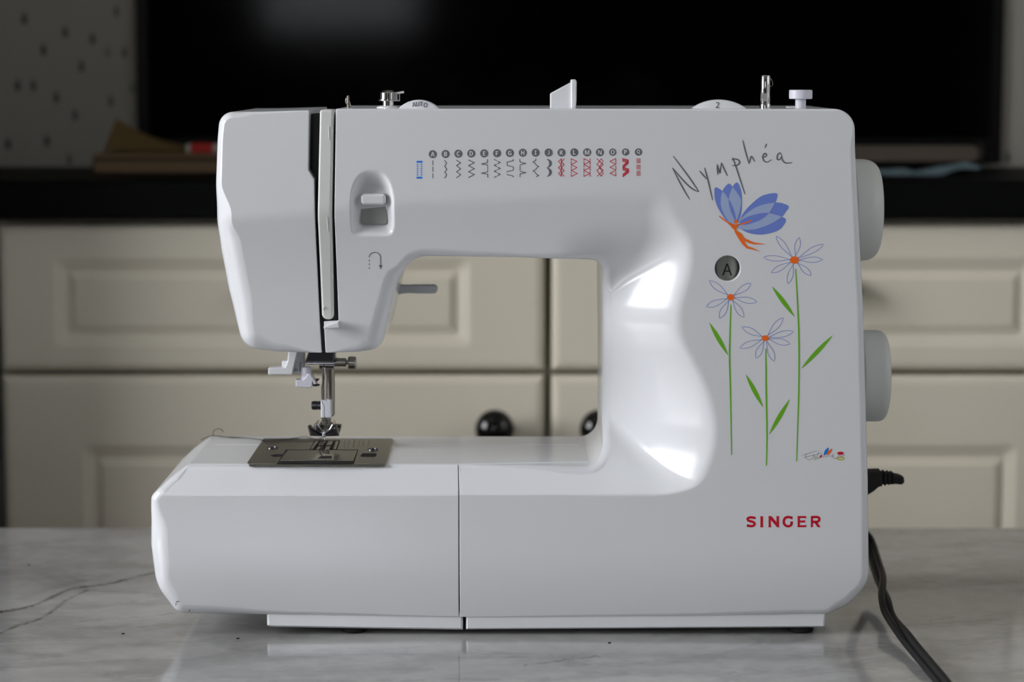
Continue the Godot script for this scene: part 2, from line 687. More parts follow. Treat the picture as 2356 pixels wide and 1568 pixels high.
func materials() -> void:
	look("white_plastic", Color(0.905, 0.912, 0.922), 0.16)
	look("ivory_plastic", Color(0.88, 0.885, 0.87), 0.3)
	look("grey_plastic", Color(0.78, 0.79, 0.80), 0.35)
	look("wheel_plastic", Color(0.82, 0.83, 0.81), 0.42)
	look("slot_plastic", Color(0.60, 0.61, 0.59), 0.5)
	look("nylon", Color(0.86, 0.86, 0.90), 0.35)
	look("black_plastic", Color(0.03, 0.03, 0.032), 0.5)
	look("rubber", Color(0.035, 0.035, 0.035), 0.7)
	look("chrome", Color(0.80, 0.80, 0.80), 0.14, 1.0)
	look("steel", Color(0.62, 0.60, 0.56), 0.24, 1.0)
	look("satin_metal", Color(0.96, 0.97, 1.0), 0.35, 0.1)
	look("dark_steel", Color(0.38, 0.38, 0.39), 0.28, 1.0)
	look("plate_steel", Color(0.60, 0.58, 0.53), 0.24, 1.0)
	look("smoked_plastic", Color(0.34, 0.33, 0.30), 0.12)
	look("silver_dial", Color(0.62, 0.63, 0.60), 0.45, 0.4)
	look("ink_grey", Color(0.42, 0.44, 0.46), 0.4)
	look("ink_red", Color(0.84, 0.25, 0.33), 0.4)
	look("ink_blue", Color(0.10, 0.50, 0.93), 0.4)
	look("ink_brand", Color(0.82, 0.06, 0.18), 0.35)
	look("ink_wing", Color(0.46, 0.55, 0.86), 0.35)
	look("ink_pale", Color(0.66, 0.73, 0.88), 0.35)
	look("ink_petal", Color(0.48, 0.54, 0.84), 0.35)
	look("ink_orange", Color(1.0, 0.46, 0.15), 0.35)
	look("ink_green", Color(0.44, 0.73, 0.15), 0.35)
	look("ink_yellow", Color(0.78, 0.74, 0.16), 0.35)
	look("ink_black", Color(0.10, 0.10, 0.11), 0.4)
	look("ink_light", Color(0.90, 0.90, 0.90), 0.4)
	look("thread", Color(0.10, 0.10, 0.10), 0.8)
	look("cream_paint", Color(0.885, 0.86, 0.785), 0.38)
	look("knob_black", Color(0.012, 0.012, 0.013), 0.12)
	look("worktop_black", Color(0.022, 0.026, 0.029), 0.55, 0.0, 0.2)
	look("screen_black", Color(0.006, 0.006, 0.006), 0.08, 0.0, 0.23)
	look("bezel_black", Color(0.012, 0.012, 0.012), 0.4, 0.0, 0.3)
	look("wall_paint", Color(0.90, 0.89, 0.87), 0.9)
	look("pier_paint", Color(0.42, 0.40, 0.37), 0.9)
	look("dark_paint", Color(0.27, 0.25, 0.23), 0.9)
	look("ceiling_paint", Color(0.74, 0.74, 0.73), 0.95)
	look("frame_paint", Color(0.90, 0.90, 0.90), 0.5)
	var oak := look("floor_wood", Color(0.36, 0.25, 0.17), 0.5)
	var grain := NoiseTexture2D.new()
	grain.noise = noise(0.02, 3)
	grain.width = 256
	grain.height = 256
	grain.seamless = true
	var ramp := Gradient.new()
	ramp.set_color(0, Color(0.72, 0.68, 0.62))
	ramp.set_color(1, Color(1, 1, 1))
	grain.color_ramp = ramp
	oak.albedo_texture = grain
	oak.uv1_triplanar = true
	oak.uv1_world_triplanar = true
	oak.uv1_scale = Vector3(0.7, 0.7, 6.0)
	look("magazine", Color(0.43, 0.35, 0.19), 0.6)
	look("notebook", Color(0.47, 0.38, 0.26), 0.7)
	look("notebook_dark", Color(0.20, 0.17, 0.13), 0.7)
	look("red_card", Color(0.72, 0.07, 0.05), 0.5)
	look("white_card", Color(0.75, 0.73, 0.70), 0.6)
	look("slate_brown", Color(0.27, 0.23, 0.19), 0.6)
	look("plastic_sheet", Color(0.42, 0.50, 0.52), 0.25)
	var glass := look("window_glass", Color(1, 1, 1, 0.04), 0.0)
	glass.transparency = BaseMaterial3D.TRANSPARENCY_ALPHA
	look("table_leg_wood", Color(0.35, 0.24, 0.16), 0.5)
	marble()
	wallpaper()

func marble() -> void:      # grey-white stone with soft clouds and a few dark veins
	var w := 512
	var h := 256
	var cloud := noise(0.011, 21, 5)
	cloud.domain_warp_enabled = true
	cloud.domain_warp_amplitude = 40.0
	cloud.domain_warp_frequency = 0.008
	var vein := noise(0.016, 5, 4)
	vein.domain_warp_enabled = true
	vein.domain_warp_amplitude = 55.0
	vein.domain_warp_frequency = 0.007
	var fine := noise(0.12, 9, 3)
	var im := Image.create(w, h, false, Image.FORMAT_RGB8)
	for j in h:
		for i in w:
			# stretched along x, as the stone is seen to run
			var c := cloud.get_noise_2d(i * 0.7 + j * 0.35, j * 1.3)
			var s := 1.0 - absf(vein.get_noise_2d(i * 0.55 + j * 0.5 + 300.0, j * 1.3)) * 5.0
			var k := 0.665 + 0.13 * c + 0.03 * fine.get_noise_2d(i, j) - 0.07 * clampf(s, 0.0, 1.0)
			im.set_pixel(i, j, Color(k, k * 0.995, k * 0.985))
	im.resize(2048, 1024, Image.INTERPOLATE_CUBIC)
	var jit := noise(0.05, 33, 3)
	var runs := [
		[[[0, 445], [80, 432], [180, 405], [290, 355], [350, 330], [430, 318], [530, 305], [640, 280], [740, 255], [900, 225]], 2.3, 0.75, 0],
		[[[0, 440], [50, 436], [100, 428]], 3.2, 0.35, 0],
		[[[0, 550], [80, 515], [190, 480], [270, 430], [330, 385], [430, 335]], 1.7, 0.55, 0],
		[[[190, 480], [110, 498], [60, 520]], 2.2, 0.3, 0],
		[[[250, 490], [500, 481], [700, 468], [850, 450]], 1.2, 0.2, 0],
		[[[100, 380], [240, 330], [420, 285]], 5.0, 0.10, 0],
		[[[60, 640], [300, 655], [520, 610], [760, 600]], 7.0, 0.14, 0],
		[[[0, 120], [400, 60], [700, 25]], 6.0, 0.08, 0],
		[[[200, 1030], [300, 1020], [400, 1003], [520, 992]], 1.2, 0.4, 1],
		[[[1950, 840], [2010, 828], [2060, 824]], 1.2, 0.3, 1],
		[[[1730, 520], [2100, 512], [2350, 525]], 4.0, 0.10, 1],
		[[[1760, 700], [2080, 690], [2350, 660]], 5.0, 0.08, 1],
		[[[1740, 905], [2030, 925], [2340, 905]], 4.0, 0.10, 1],
	]
	for r in runs:
		var pts := []
		for p in r[0]:
			var q := at_y(p[0] / 2.142, 1200 + p[1] / 2.142, 0.0) if r[3] == 0 else at_y(1100 + p[0] / 1.876, 980 + p[1] / 1.876, 0.0)
			pts.append(Vector2((q.x + 0.7) / 1.4 * 2048.0, (q.z - TABLE_BACK) / 0.7 * 1024.0))
		var path := curve(pts, 40)
		var deep := {}
		for k in path.size():
			var c: Vector2 = path[k] + Vector2(0, jit.get_noise_1d(k * 2.0 + r[1] * 90.0) * 5.0)
			var wide: float = r[1] * (0.75 + 0.9 * absf(jit.get_noise_1d(k * 1.5 + 500.0)))
			var force: float = r[2] * (0.65 + 0.9 * jit.get_noise_1d(k * 1.1 + 900.0))
			var reach := int(wide * 2.5) + 1
			for dy in range(-reach, reach + 1):
				for dx in range(-reach, reach + 1):
					var px := int(c.x) + dx
					var py := int(c.y) + dy
					if px < 0 or py < 0 or px > 2047 or py > 1023:
						continue
					var d := Vector2(px + 0.5, py + 0.5).distance_to(c) / wide
					var f := force * exp(-d * d)
					var key := px + py * 2048
					if f > deep.get(key, 0.01):
						deep[key] = f
		for key in deep:
			var px: int = key % 2048
			var py: int = key / 2048
			im.set_pixel(px, py, im.get_pixel(px, py).lerp(Color(0.20, 0.20, 0.17), deep[key]))
	var m := look("marble", Color(1, 1, 1), 0.09)
	m.albedo_texture = ImageTexture.create_from_image(im)
	m.metallic_specular = 0.6
	var edge := look("marble_edge", Color(0.80, 0.795, 0.785), 0.3)
	edge.metallic_specular = 0.5

const TABLE_BACK := -0.307
const WALL_Z := -0.7467
const PIER := -0.47
const PIER_Z := -0.315
const PAPER := 0.32          # the wallpaper repeats after this length

func wallpaper() -> void:      # off-white paper with a print of dark drops
	var size := 512
	var im := Image.create(size, size, false, Image.FORMAT_RGB8)
	im.fill(Color(0.57, 0.56, 0.525))
	for p in [[55, 42, 0.9], [150, 73, 0.8], [213, 88, 0.7], [268, 25, 0.5], [100, 113, 0.95], [187, 152, 0.7], [247, 118, 0.3], [287, 118, 0.5], [41, 195, 0.95], [76, 195, 0.7], [130, 223, 0.7], [255, 232, 0.5], [173, 263, 0.65], [305, 200, 0.3], [18, 330, 0.9], [108, 323, 0.8], [160, 365, 0.5], [437, 78, 0.9], [437, 185, 0.9], [437, 292, 0.8], [380, 120, 0.6], [520, 60, 0.7], [560, 230, 0.7], [500, 340, 0.6], [590, 360, 0.6], [90, 440, 0.7], [230, 420, 0.6], [330, 470, 0.6], [60, 540, 0.7], [180, 560, 0.7], [290, 580, 0.6], [420, 430, 0.6], [500, 520, 0.7], [580, 480, 0.7]]:
		var q := at_z(p[0], p[1], WALL_Z)
		var c := Vector2(fposmod(q.x / PAPER, 1.0), fposmod(-q.y / PAPER, 1.0)) * size
		for dy in range(-9, 10):
			for dx in range(-6, 7):
				var y := dy / 8.0
				var half := 4.2 * sqrt(maxf(0.0, 1.0 - y * y)) * (0.75 + 0.35 * y)
				if absf(y) <= 1.0 and absf(dx) <= half:
					im.set_pixel(posmod(int(c.x) + dx, size), posmod(int(c.y) + dy, size), Color(0.57, 0.56, 0.525).lerp(Color(0.10, 0.12, 0.12), p[2]))
	var m := look("wallpaper", Color(1, 1, 1), 0.8)
	m.albedo_texture = ImageTexture.create_from_image(im)

func room() -> void:
	var left := WINDOW_X
	var right := 1.15
	var near := 2.92
	var far := WALL_Z
	var top := 2.5
	var s := metre_shape()
	s.box(Vector3(left - 0.3, -0.12, far - 0.3), Vector3(right + 0.3, 0, near + 0.3))
	structure(build(s, "floor", "floor_wood", self), "wooden floor of the room, under the table")
	s = metre_shape()
	s.box(Vector3(left - 0.3, top, far - 0.3), Vector3(right + 0.3, top + 0.12, near + 0.3))
	structure(build(s, "ceiling", "ceiling_paint", self), "white ceiling of the room")
	# the wall behind the sideboard wears the paper with the drops
	s = metre_shape()
	s.box(Vector3(left - 0.15, 0, far - 0.15), Vector3(right + 0.15, top, far - 0.001))
	var back := build(s, "wall_back", "wall_paint", self)
	structure(back, "wall behind the black worktop, papered with small dark drops")
	var paper := metre_shape()
	var ids := []
	for k in [[left, 0.0], [right, 0.0], [right, top], [left, top]]:
		ids.append(paper.add(Vector3(k[0], k[1], far), Vector3(0, 0, 1), Vector2(k[0] / PAPER, -(k[1] - TABLE) / PAPER)))
	paper.quad(ids[0], ids[1], ids[2], ids[3])
	for k in [[left, 0.0], [right, 0.0], [right, top], [left, top]]:
		paper.add(Vector3(k[0], k[1], far - 0.001), Vector3(0, 0, -1))
	paper.quad(4, 5, 6, 7)
	build(paper, "wallpaper", "wallpaper", back)
	s = metre_shape()
	s.box(Vector3(right, 0, far - 0.15), Vector3(right + 0.15, top, 0.3))
	s.box(Vector3(right, 0, 0.7), Vector3(right + 0.15, top, near + 0.15))
	s.box(Vector3(right, 0, 0.3), Vector3(right + 0.15, 1.25, 0.7))
	s.box(Vector3(right, 1.75, 0.3), Vector3(right + 0.15, top, 0.7))
	structure(build(s, "wall_right", "wall_paint", self), "painted wall on the right with a small window")
	var side := Node3D.new()
	side.name = "window_3"
	add_child(side)
	side.position = Vector3(right + 0.07, 1.25, 0.5)
	structure(side, "small white window in the right wall")
	s = metre_shape()
	for f in [[-0.2, 0.0, -0.165, 0.5], [0.165, 0.0, 0.2, 0.5], [-0.2, 0.0, 0.2, 0.035], [-0.2, 0.465, 0.2, 0.5]]:
		s.box(Vector3(-0.02, f[1], f[0]), Vector3(0.02, f[3], f[2]), 0.004)
	build(s, "window_frame", "frame_paint", side)
	s = metre_shape()
	s.box(Vector3(-0.003, 0.02, -0.18), Vector3(0.003, 0.48, 0.18))
	build(s, "pane", "window_glass", side)
	# the wall with the large window
	var z0 := WINDOW_Z - WINDOW_W / 2
	var z1 := WINDOW_Z + WINDOW_W / 2
	var y0 := WINDOW_Y - WINDOW_H / 2
	var y1 := WINDOW_Y + WINDOW_H / 2
	s = metre_shape()
	s.box(Vector3(left - 0.15, 0, far), Vector3(left, top, z0))
	s.box(Vector3(left - 0.15, 0, z1), Vector3(left, top, near))
	s.box(Vector3(left - 0.15, 0, z0), Vector3(left, y0, z1))
	s.box(Vector3(left - 0.15, y1, z0), Vector3(left, top, z1))
	structure(build(s, "wall_left", "wall_paint", self), "painted wall on the left with the large window")
	var win := Node3D.new()
	win.name = "window_1"
	add_child(win)
	win.position = Vector3(left - 0.07, y0, WINDOW_Z)
	structure(win, "large white window in the left wall that lights the machine")
	s = metre_shape()
	var hw := WINDOW_W / 2
	for b in [[-hw, 0.0, -hw + 0.04, WINDOW_H], [hw - 0.04, 0.0, hw, WINDOW_H], [-hw, 0.0, hw, 0.04], [-hw, WINDOW_H - 0.04, hw, WINDOW_H], [-0.02, 0.0, 0.02, WINDOW_H]]:
		s.box(Vector3(-0.02, b[1], b[0]), Vector3(0.02, b[3], b[2]), 0.004)
	build(s, "window_frame", "frame_paint", win)
	s = metre_shape()
	s.box(Vector3(-0.003, 0.02, -hw + 0.02), Vector3(0.003, WINDOW_H - 0.02, hw - 0.02))
	build(s, "pane", "window_glass", win)
	# the pier between the window and the alcove of the sideboard: it keeps the daylight off the left end of the cabinets
	s = metre_shape()
	s.box(Vector3(PIER - 0.16, 0, far), Vector3(PIER, top, PIER_Z), 0.004)
	structure(build(s, "wall_alcove", "pier_paint", self), "wall pier at the left end of the sideboard, outside the picture")
	# the wall behind the camera with a small window
	s = metre_shape()
	s.box(Vector3(left, 0, near), Vector3(-0.63, top, near + 0.15))
	s.box(Vector3(-0.21, 0, near), Vector3(right, top, near + 0.15))
	s.box(Vector3(-0.63, 0, near), Vector3(-0.21, 1.13, near + 0.15))
	s.box(Vector3(-0.63, 2.105, near), Vector3(-0.21, top, near + 0.15))
	structure(build(s, "wall_front", "dark_paint", self), "painted wall behind the camera with a small window")
	win = Node3D.new()
	win.name = "window_2"
	add_child(win)
	win.position = Vector3(-0.42, 1.13, near + 0.07)
	structure(win, "small white window behind the camera, mirrored in the black screen")
	s = metre_shape()
	for b in [[-0.21, 0.0, -0.18, 1.0], [0.18, 0.0, 0.21, 1.0], [-0.21, 0.0, 0.21, 0.03], [-0.21, 0.97, 0.21, 1.0]]:
		s.box(Vector3(b[0], b[1], -0.02), Vector3(b[2], b[3], 0.02), 0.004)
	build(s, "window_frame", "frame_paint", win)
	s = metre_shape()
	s.box(Vector3(-0.195, 0.02, -0.003), Vector3(0.195, 0.98, 0.003))
	build(s, "pane", "window_glass", win)

func table() -> void:
	var t := thing("table", "table with a polished grey-white marble top that the sewing machine stands on", "table")
	var s := metre_shape()
	s.box(Vector3(-0.7, TABLE - 0.022, TABLE_BACK), Vector3(0.7, TABLE - 0.0006, TABLE_BACK + 0.7), 0.004)
	build(s, "tabletop", "marble_edge", t)
	s = metre_shape()
	var y := TABLE
	var b := 0.003
	var ids := []
	for k in [[-0.7 + b, TABLE_BACK + b], [0.7 - b, TABLE_BACK + b], [0.7 - b, TABLE_BACK + 0.7 - b], [-0.7 + b, TABLE_BACK + 0.7 - b]]:
		ids.append(s.add(Vector3(k[0], y, k[1]), Vector3.UP, Vector2((k[0] + 0.7) / 1.4, (k[1] - TABLE_BACK) / 0.7)))
	s.quad(ids[0], ids[1], ids[2], ids[3])
	for k in [[-0.7 + b, TABLE_BACK + b], [0.7 - b, TABLE_BACK + b], [0.7 - b, TABLE_BACK + 0.7 - b], [-0.7 + b, TABLE_BACK + 0.7 - b]]:
		s.add(Vector3(k[0], y - 0.001, k[1]), Vector3.DOWN, Vector2((k[0] + 0.7) / 1.4, (k[1] - TABLE_BACK) / 0.7))
	s.quad(4, 5, 6, 7)
	build(s, "marble_surface", "marble", t)
	s = metre_shape()
	s.box(Vector3(-0.64, TABLE - 0.10, TABLE_BACK + 0.06), Vector3(0.64, TABLE - 0.022, TABLE_BACK + 0.64), 0.003)
	build(s, "apron", "table_leg_wood", t)
	for x in [-0.61, 0.61]:
		for z in [TABLE_BACK + 0.09, TABLE_BACK + 0.61]:
			s = metre_shape()
			s.box(Vector3(x - 0.03, 0, z - 0.03), Vector3(x + 0.03, TABLE - 0.05, z + 0.03), 0.004)
			build(s, "leg", "table_leg_wood", t)

# ---------------------------------------------------------------- the sideboard
const DOOR_Z := -0.4967

func frame_rings(s: Shape, lo: Vector2, hi: Vector2, rows: Array, z: float) -> void:      # nested rounded rectangles: [inset, height, corner radius]; the last is filled
	var rings := []
	for r in rows:
		var a := lo + Vector2(r[0], r[0])
		var b := hi - Vector2(r[0], r[0])
		var ring := PackedVector2Array()
		for c in [[b.x, b.y, 0.0], [a.x, b.y, 0.5], [a.x, a.y, 1.0], [b.x, a.y, 1.5]]:
			var rr: float = r[2]
			var m := Vector2(c[0] - rr * (1.0 if c[0] == b.x else -1.0), c[1] - rr * (1.0 if c[1] == b.y else -1.0))
			for k in 7:
				ring.append(m + Vector2.from_angle(PI * (c[2] + k / 12.0)) * rr)
		rings.append(ring)
	for k in rings.size() - 1:
		var p: PackedVector2Array = rings[k]
		var q: PackedVector2Array = rings[k + 1]
		for i in p.size():
			var j := (i + 1) % p.size()
			var pts := [Vector3(p[i].x, p[i].y, z + rows[k][1]), Vector3(p[j].x, p[j].y, z + rows[k][1]), Vector3(q[j].x, q[j].y, z + rows[k + 1][1]), Vector3(q[i].x, q[i].y, z + rows[k + 1][1])]
			var e: Vector3 = pts[1] - pts[0]
			if e.length() < 1e-6:
				e = pts[2] - pts[3]
			var nn := e.cross(pts[3] - pts[0]).normalized()
			if nn.z < 0.0 or (absf(nn.z) < 1e-4 and nn.dot(Vector3(p[i].x + p[j].x - lo.x - hi.x, p[i].y + p[j].y - lo.y - hi.y, 0)) < 0.0):
				nn = -nn
			s.flat(pts, nn)
	var last: PackedVector2Array = rings[-1]
	var pts := []
	for p in last:
		pts.append(Vector3(p.x, p.y, z + rows[-1][1]))
	s.flat(pts, Vector3(0, 0, 1))

func front_board(s: Shape, lo: Vector2, hi: Vector2, m_left: float, m_right: float, m_low: float, m_high: float, z: float) -> void:      # a drawer front or door: rounded rim, a moulded field set into it
	var thick := 0.019
	var a := lo + Vector2(m_left, m_low)
	var b := hi - Vector2(m_right, m_high)
	# rim: from the back round to the flat face
	var rim_rows := [[0.0, -thick, 0.001], [0.0, -0.006, 0.001], [0.0008, -0.0028, 0.001], [0.003, -0.0008, 0.001], [0.0062, 0.0, 0.001]]
	var quads := []
	for r in rim_rows:
		quads.append([lo + Vector2(r[0], r[0]), hi - Vector2(r[0], r[0]), r[1]])
	for k in quads.size() - 1:
		var p: Array = quads[k]
		var q: Array = quads[k + 1]
		var cp := [Vector2(p[0].x, p[0].y), Vector2(p[1].x, p[0].y), Vector2(p[1].x, p[1].y), Vector2(p[0].x, p[1].y)]
		var cq := [Vector2(q[0].x, q[0].y), Vector2(q[1].x, q[0].y), Vector2(q[1].x, q[1].y), Vector2(q[0].x, q[1].y)]
		var outs := [Vector3(0, -1, 0), Vector3(1, 0, 0), Vector3(0, 1, 0), Vector3(-1, 0, 0)]
		for e in 4:
			var f := (e + 1) % 4
			var d: float = q[0].x - p[0].x
			var rise: float = q[2] - p[2]
			s.flat([Vector3(cp[e].x, cp[e].y, z + p[2]), Vector3(cp[f].x, cp[f].y, z + p[2]), Vector3(cq[f].x, cq[f].y, z + q[2]), Vector3(cq[e].x, cq[e].y, z + q[2])], (outs[e] * rise + Vector3(0, 0, d)).normalized())
	# flat face around the field
	var i0 := lo + Vector2(0.0062, 0.0062)
	var i1 := hi - Vector2(0.0062, 0.0062)
	for r in [[i0.x, i0.y, i1.x, a.y], [i0.x, b.y, i1.x, i1.y], [i0.x, a.y, a.x, b.y], [b.x, a.y, i1.x, b.y]]:
		s.flat([Vector3(r[0], r[1], z), Vector3(r[2], r[1], z), Vector3(r[2], r[3], z), Vector3(r[0], r[3], z)], Vector3(0, 0, 1))
	# corner fillers of the rounded moulding lie just behind the face
	frame_rings(s, a, b, [[0.0, 0.0, 0.0001], [0.0005, -0.0004, 0.006], [0.0035, -0.0014, 0.005], [0.0085, -0.0034, 0.004], [0.0105, -0.0036, 0.002], [0.0112, -0.0026, 0.001], [0.0140, -0.0022, 0.001], [0.0150, -0.0010, 0.001], [0.017, -0.0008, 0.001]], z)

func bg(u: float, v: float) -> Vector2:
	var p := at_z(u, v, DOOR_Z)
	return Vector2(p.x, p.y + TABLE)

func sideboard() -> void:
	var y_gap_top := bg(626, 516).y
	var y_gap := bg(626, 858).y
	var bottom := 0.12
	var edges := [[bg(2, 858).x, bg(1252, 858).x], [bg(1269, 858).x, bg(2527, 858).x]]
	var labels := ["cream sideboard cabinet behind the needle, black knob at the right of its door", "cream sideboard cabinet behind the wheels, black knob at the left of its door"]
	for k in 2:
		var x0: float = edges[k][0]
		var x1: float = edges[k][1]
		var c := thing("cabinet", labels[k], "cabinet", Vector3((x0 + x1) / 2, 0, DOOR_Z), "cream cabinets under the black worktop")
		var o := c.position
		var s := metre_shape()
		s.xf.origin = -o
		var ex := 0.0024
		s.box(Vector3(x0 - ex, bottom - 0.02, WALL_Z), Vector3(x1 + ex, TABLE + 0.1959, DOOR_Z - 0.0215))
		build(s, "body", "cream_paint", c)
		s = metre_shape()
		s.xf.origin = -o
		s.box(Vector3(x0, 0, WALL_Z), Vector3(x1, bottom - 0.02, DOOR_Z - 0.06))
		build(s, "plinth", "cream_paint", c)
		s = metre_shape()
		s.xf.origin = -o
		front_board(s, Vector2(x0, y_gap + 0.0019), Vector2(x1, y_gap_top), 0.0415, 0.0555 if k == 0 else 0.05, 0.0180, 0.0255, DOOR_Z)
		var drawer := build(s, "drawer", "cream_paint", c)
		# a black cup pull in the middle of the drawer
		s = metre_shape()
		s.xf.origin = -o
		var mid := Vector3((x0 + x1) / 2, (y_gap + y_gap_top) / 2 + 0.004, DOOR_Z - 0.004)
		for sgn in [1.0, 0.93]:
			var rows := []
			for i in 9:
				var th := PI * 0.5 * i / 8.0
				var row := []
				for j in 25:
					var ph := PI * j / 24.0
					var nn := Vector3(cos(ph) * cos(th), sin(th), sin(ph) * cos(th))
					var p: Vector3 = nn * Vector3(0.028, 0.016, 0.030) * sgn
					row.append(s.add(mid + p, (nn / Vector3(0.028, 0.016, 0.030)).normalized() * (1.0 if sgn == 1.0 else -1.0)))
				rows.append(row)
			for i in 8:
				for j in 24:
					s.quad(rows[i][j], rows[i][j + 1], rows[i + 1][j + 1], rows[i + 1][j])
		build(s, "cup_pull", "knob_black", drawer)
		s = metre_shape()
		s.xf.origin = -o
		front_board(s, Vector2(x0, bottom), Vector2(x1, y_gap - 0.0019), 0.060, 0.060, 0.06, bg(626, 862).y - bg(626, 1022).y, DOOR_Z)
		var door := build(s, "door", "cream_paint", c)
		s = metre_shape()
		s.xf.origin = -o
		var kp := at_z(1138 if k == 0 else 1379, 987, DOOR_Z + 0.026) + Vector3(0, TABLE, 0)
		var prof := [[0.0, 0.0], [0.009, 0.0], [0.0095, 0.002], [0.006, 0.006], [0.006, 0.011]]
		for i in 13:
			var th := lerpf(-1.05, PI / 2, i / 12.0)
			prof.append([0.0147 * cos(th), 0.026 + 0.0125 * sin(th)])
		s.lathe(Vector3(kp.x, kp.y, DOOR_Z - 0.001), Vector3(0, 0, 1), prof)
		build(s, "knob", "knob_black", door)
	# the worktop that lies on both
	var s := metre_shape()
	s.box(Vector3(PIER + 0.0005, TABLE + 0.1964, WALL_Z + 0.001), Vector3(1.149, TABLE + 0.225, -0.4817), 0.003)
	tag(build(s, "worktop", "worktop_black", self), "long black worktop lying on the cream cabinets under the screen", "worktop")

func shelf_things() -> void:
	var top := TABLE + 0.225
	# the television: stands on the worktop before the wall
	var z := WALL_Z + 0.006
	var a := at_z(311, 0, z)
	var b := at_z(2305, 330, z)
	var cx := (a.x + b.x) / 2
	var t := thing("television", "large flat television with a black screen standing on the worktop against the papered wall", "television", Vector3(cx, top, z))
	var hw := (b.x - a.x) / 2
	var low := 0.003
	var s := metre_shape()
	s.box(Vector3(-hw, low, -0.0055), Vector3(hw, low + 0.56, 0.0), 0.001)
	build(s, "casing", "bezel_black", t)
	s = metre_shape()
	s.box(Vector3(-hw + 0.010, low + 0.022, -0.001), Vector3(hw - 0.010, low + 0.55, 0.0012), 0.0008)
	build(s, "screen", "screen_black", t)
	for x in [-0.3, 0.3]:
		s = metre_shape()
		s.box(Vector3(x - 0.02, 0, -0.005), Vector3(x + 0.02, low + 0.004, 0.03), 0.001)
		build(s, "foot", "bezel_black", t)

	# left: a pile of paper
	z = WALL_Z + 0.12
	var p0 := at_z(232, 345, z)
	s = metre_shape()
	var w := 0.13
	s.box(Vector3(-w / 2, 0, -0.03), Vector3(w / 2, 0.0125, 0.04), 0.001)
	var book := thing("notebook", "worn brown notebook lying at the bottom of the paper pile left of the screen", "notebook", Vector3(p0.x + w / 2, top, z))
	build(s, "cover", "notebook_dark", book)
	s = metre_shape()
	s.box(Vector3(-w / 2 + 0.002, 0.002, 0.0385), Vector3(w / 2 - 0.004, 0.0105, 0.0408))
	build(s, "pages", "notebook", book)
	s = metre_shape()
	s.box(Vector3(-w / 2 - 0.004, 0.0, -0.03), Vector3(w / 2, 0.004, 0.038), 0.0008)
	var folder := thing("folder", "thin tan folder lying on the brown notebook", "folder", Vector3(p0.x + w / 2 + 0.004, top + 0.0125, z))
	build(s, "cover", "notebook", folder)
	# a magazine whose corner curls up
	s = metre_shape()
	var rows := []
	for side in [0.0, 0.0012]:
		for i in 13:
			var row := []
			for j in 5:
				var u := i / 12.0
				var lift := 0.026 * pow(1.0 - u, 2.2) * (1.0 - 0.9 * j / 4.0)
				row.append(s.add(Vector3(-0.052 + u * 0.104 + 0.010 * pow(1.0 - u, 3.0), 0.0008 + lift - side * 0.6, -0.03 + 0.06 * j / 4.0), Vector3(0.35 * pow(1.0 - u, 1.2), 1, 0.15).normalized() * (1.0 if side == 0.0 else -1.0)))
			rows.append(row)
	for h in 2:
		for i in 12:
			for j in 4:
				s.quad(rows[h * 13 + i][j], rows[h * 13 + i + 1][j], rows[h * 13 + i + 1][j + 1], rows[h * 13 + i][j + 1])
	var mg := thing("magazine", "yellowish magazine with its corner curling up, on the tan folder", "magazine", Vector3(p0.x + 0.050, top + 0.0165, z))
	build(s, "sheets", "magazine", mg)
	# a red box with white ends
	var r0 := at_z(440, 341, z + 0.02)
	s = metre_shape()
	s.box(Vector3(-0.0088, 0, -0.012), Vector3(0.0088, 0.0075, 0.012), 0.001)
	var bx := thing("small_box", "small red box with white ends on the tan folder, beside the machine", "box", Vector3(r0.x + 0.0095, top + 0.0165, z + 0.02))
	build(s, "sleeve", "red_card", bx)
	for sx in [-1, 1]:
		s = metre_shape()
		s.box(Vector3(sx * 0.0085, 0.0004, -0.0116), Vector3(sx * 0.0125, 0.0071, 0.0116), 0.001)
		build(s, "end_flap", "white_card", bx)
	# right: a brown board in a black frame with round corners, leaning at the screen, and a clear sheet before it
	z = WALL_Z + 0.10
	var f0 := at_z(1975, 321, z)
	var f1 := at_z(2262, 392, z)
	var fw := f1.x - f0.x + 0.1
	var fh := f0.y + TABLE - top
	var tray := thing("framed_board", "brown board with a rounded black rim leaning at the screen, right of the machine", "board", Vector3(f1.x - fw / 2, top, z))
	s = metre_shape()
	s.xf = Transform3D(Basis(Vector3.RIGHT, -0.12), Vector3(0, 0, 0))
	var rim_path := PackedVector3Array()
	for c in [[fw / 2, fh, 0.0], [-fw / 2, fh, 0.5], [-fw / 2, 0.004, 1.0], [fw / 2, 0.004, 1.5]]:
		var m := Vector2(c[0] - 0.008 * signf(c[0]), c[1] - 0.008 * (1.0 if c[1] == fh else -1.0))
		for k in 7:
			var q := m + Vector2.from_angle(PI * (c[2] + k / 12.0)) * 0.006
			rim_path.append(Vector3(q.x, q.y, 0))
	rim_path.append(rim_path[0])
	s.tube(rim_path, 0.0026, 8)
	build(s, "rim", "bezel_black", tray)
	s = metre_shape()
	s.xf = Transform3D(Basis(Vector3.RIGHT, -0.12), Vector3(0, 0, 0))
	s.box(Vector3(-fw / 2 + 0.003, 0.004, -0.002), Vector3(fw / 2 - 0.003, fh - 0.003, 0.0))
	build(s, "board", "slate_brown", tray)
	var sheet := metre_shape()
	var e0 := at_z(1985, 380, WALL_Z + 0.145)
	var e1 := at_z(2236, 380, WALL_Z + 0.145)
	var ln := e1.x - e0.x
	rows = []
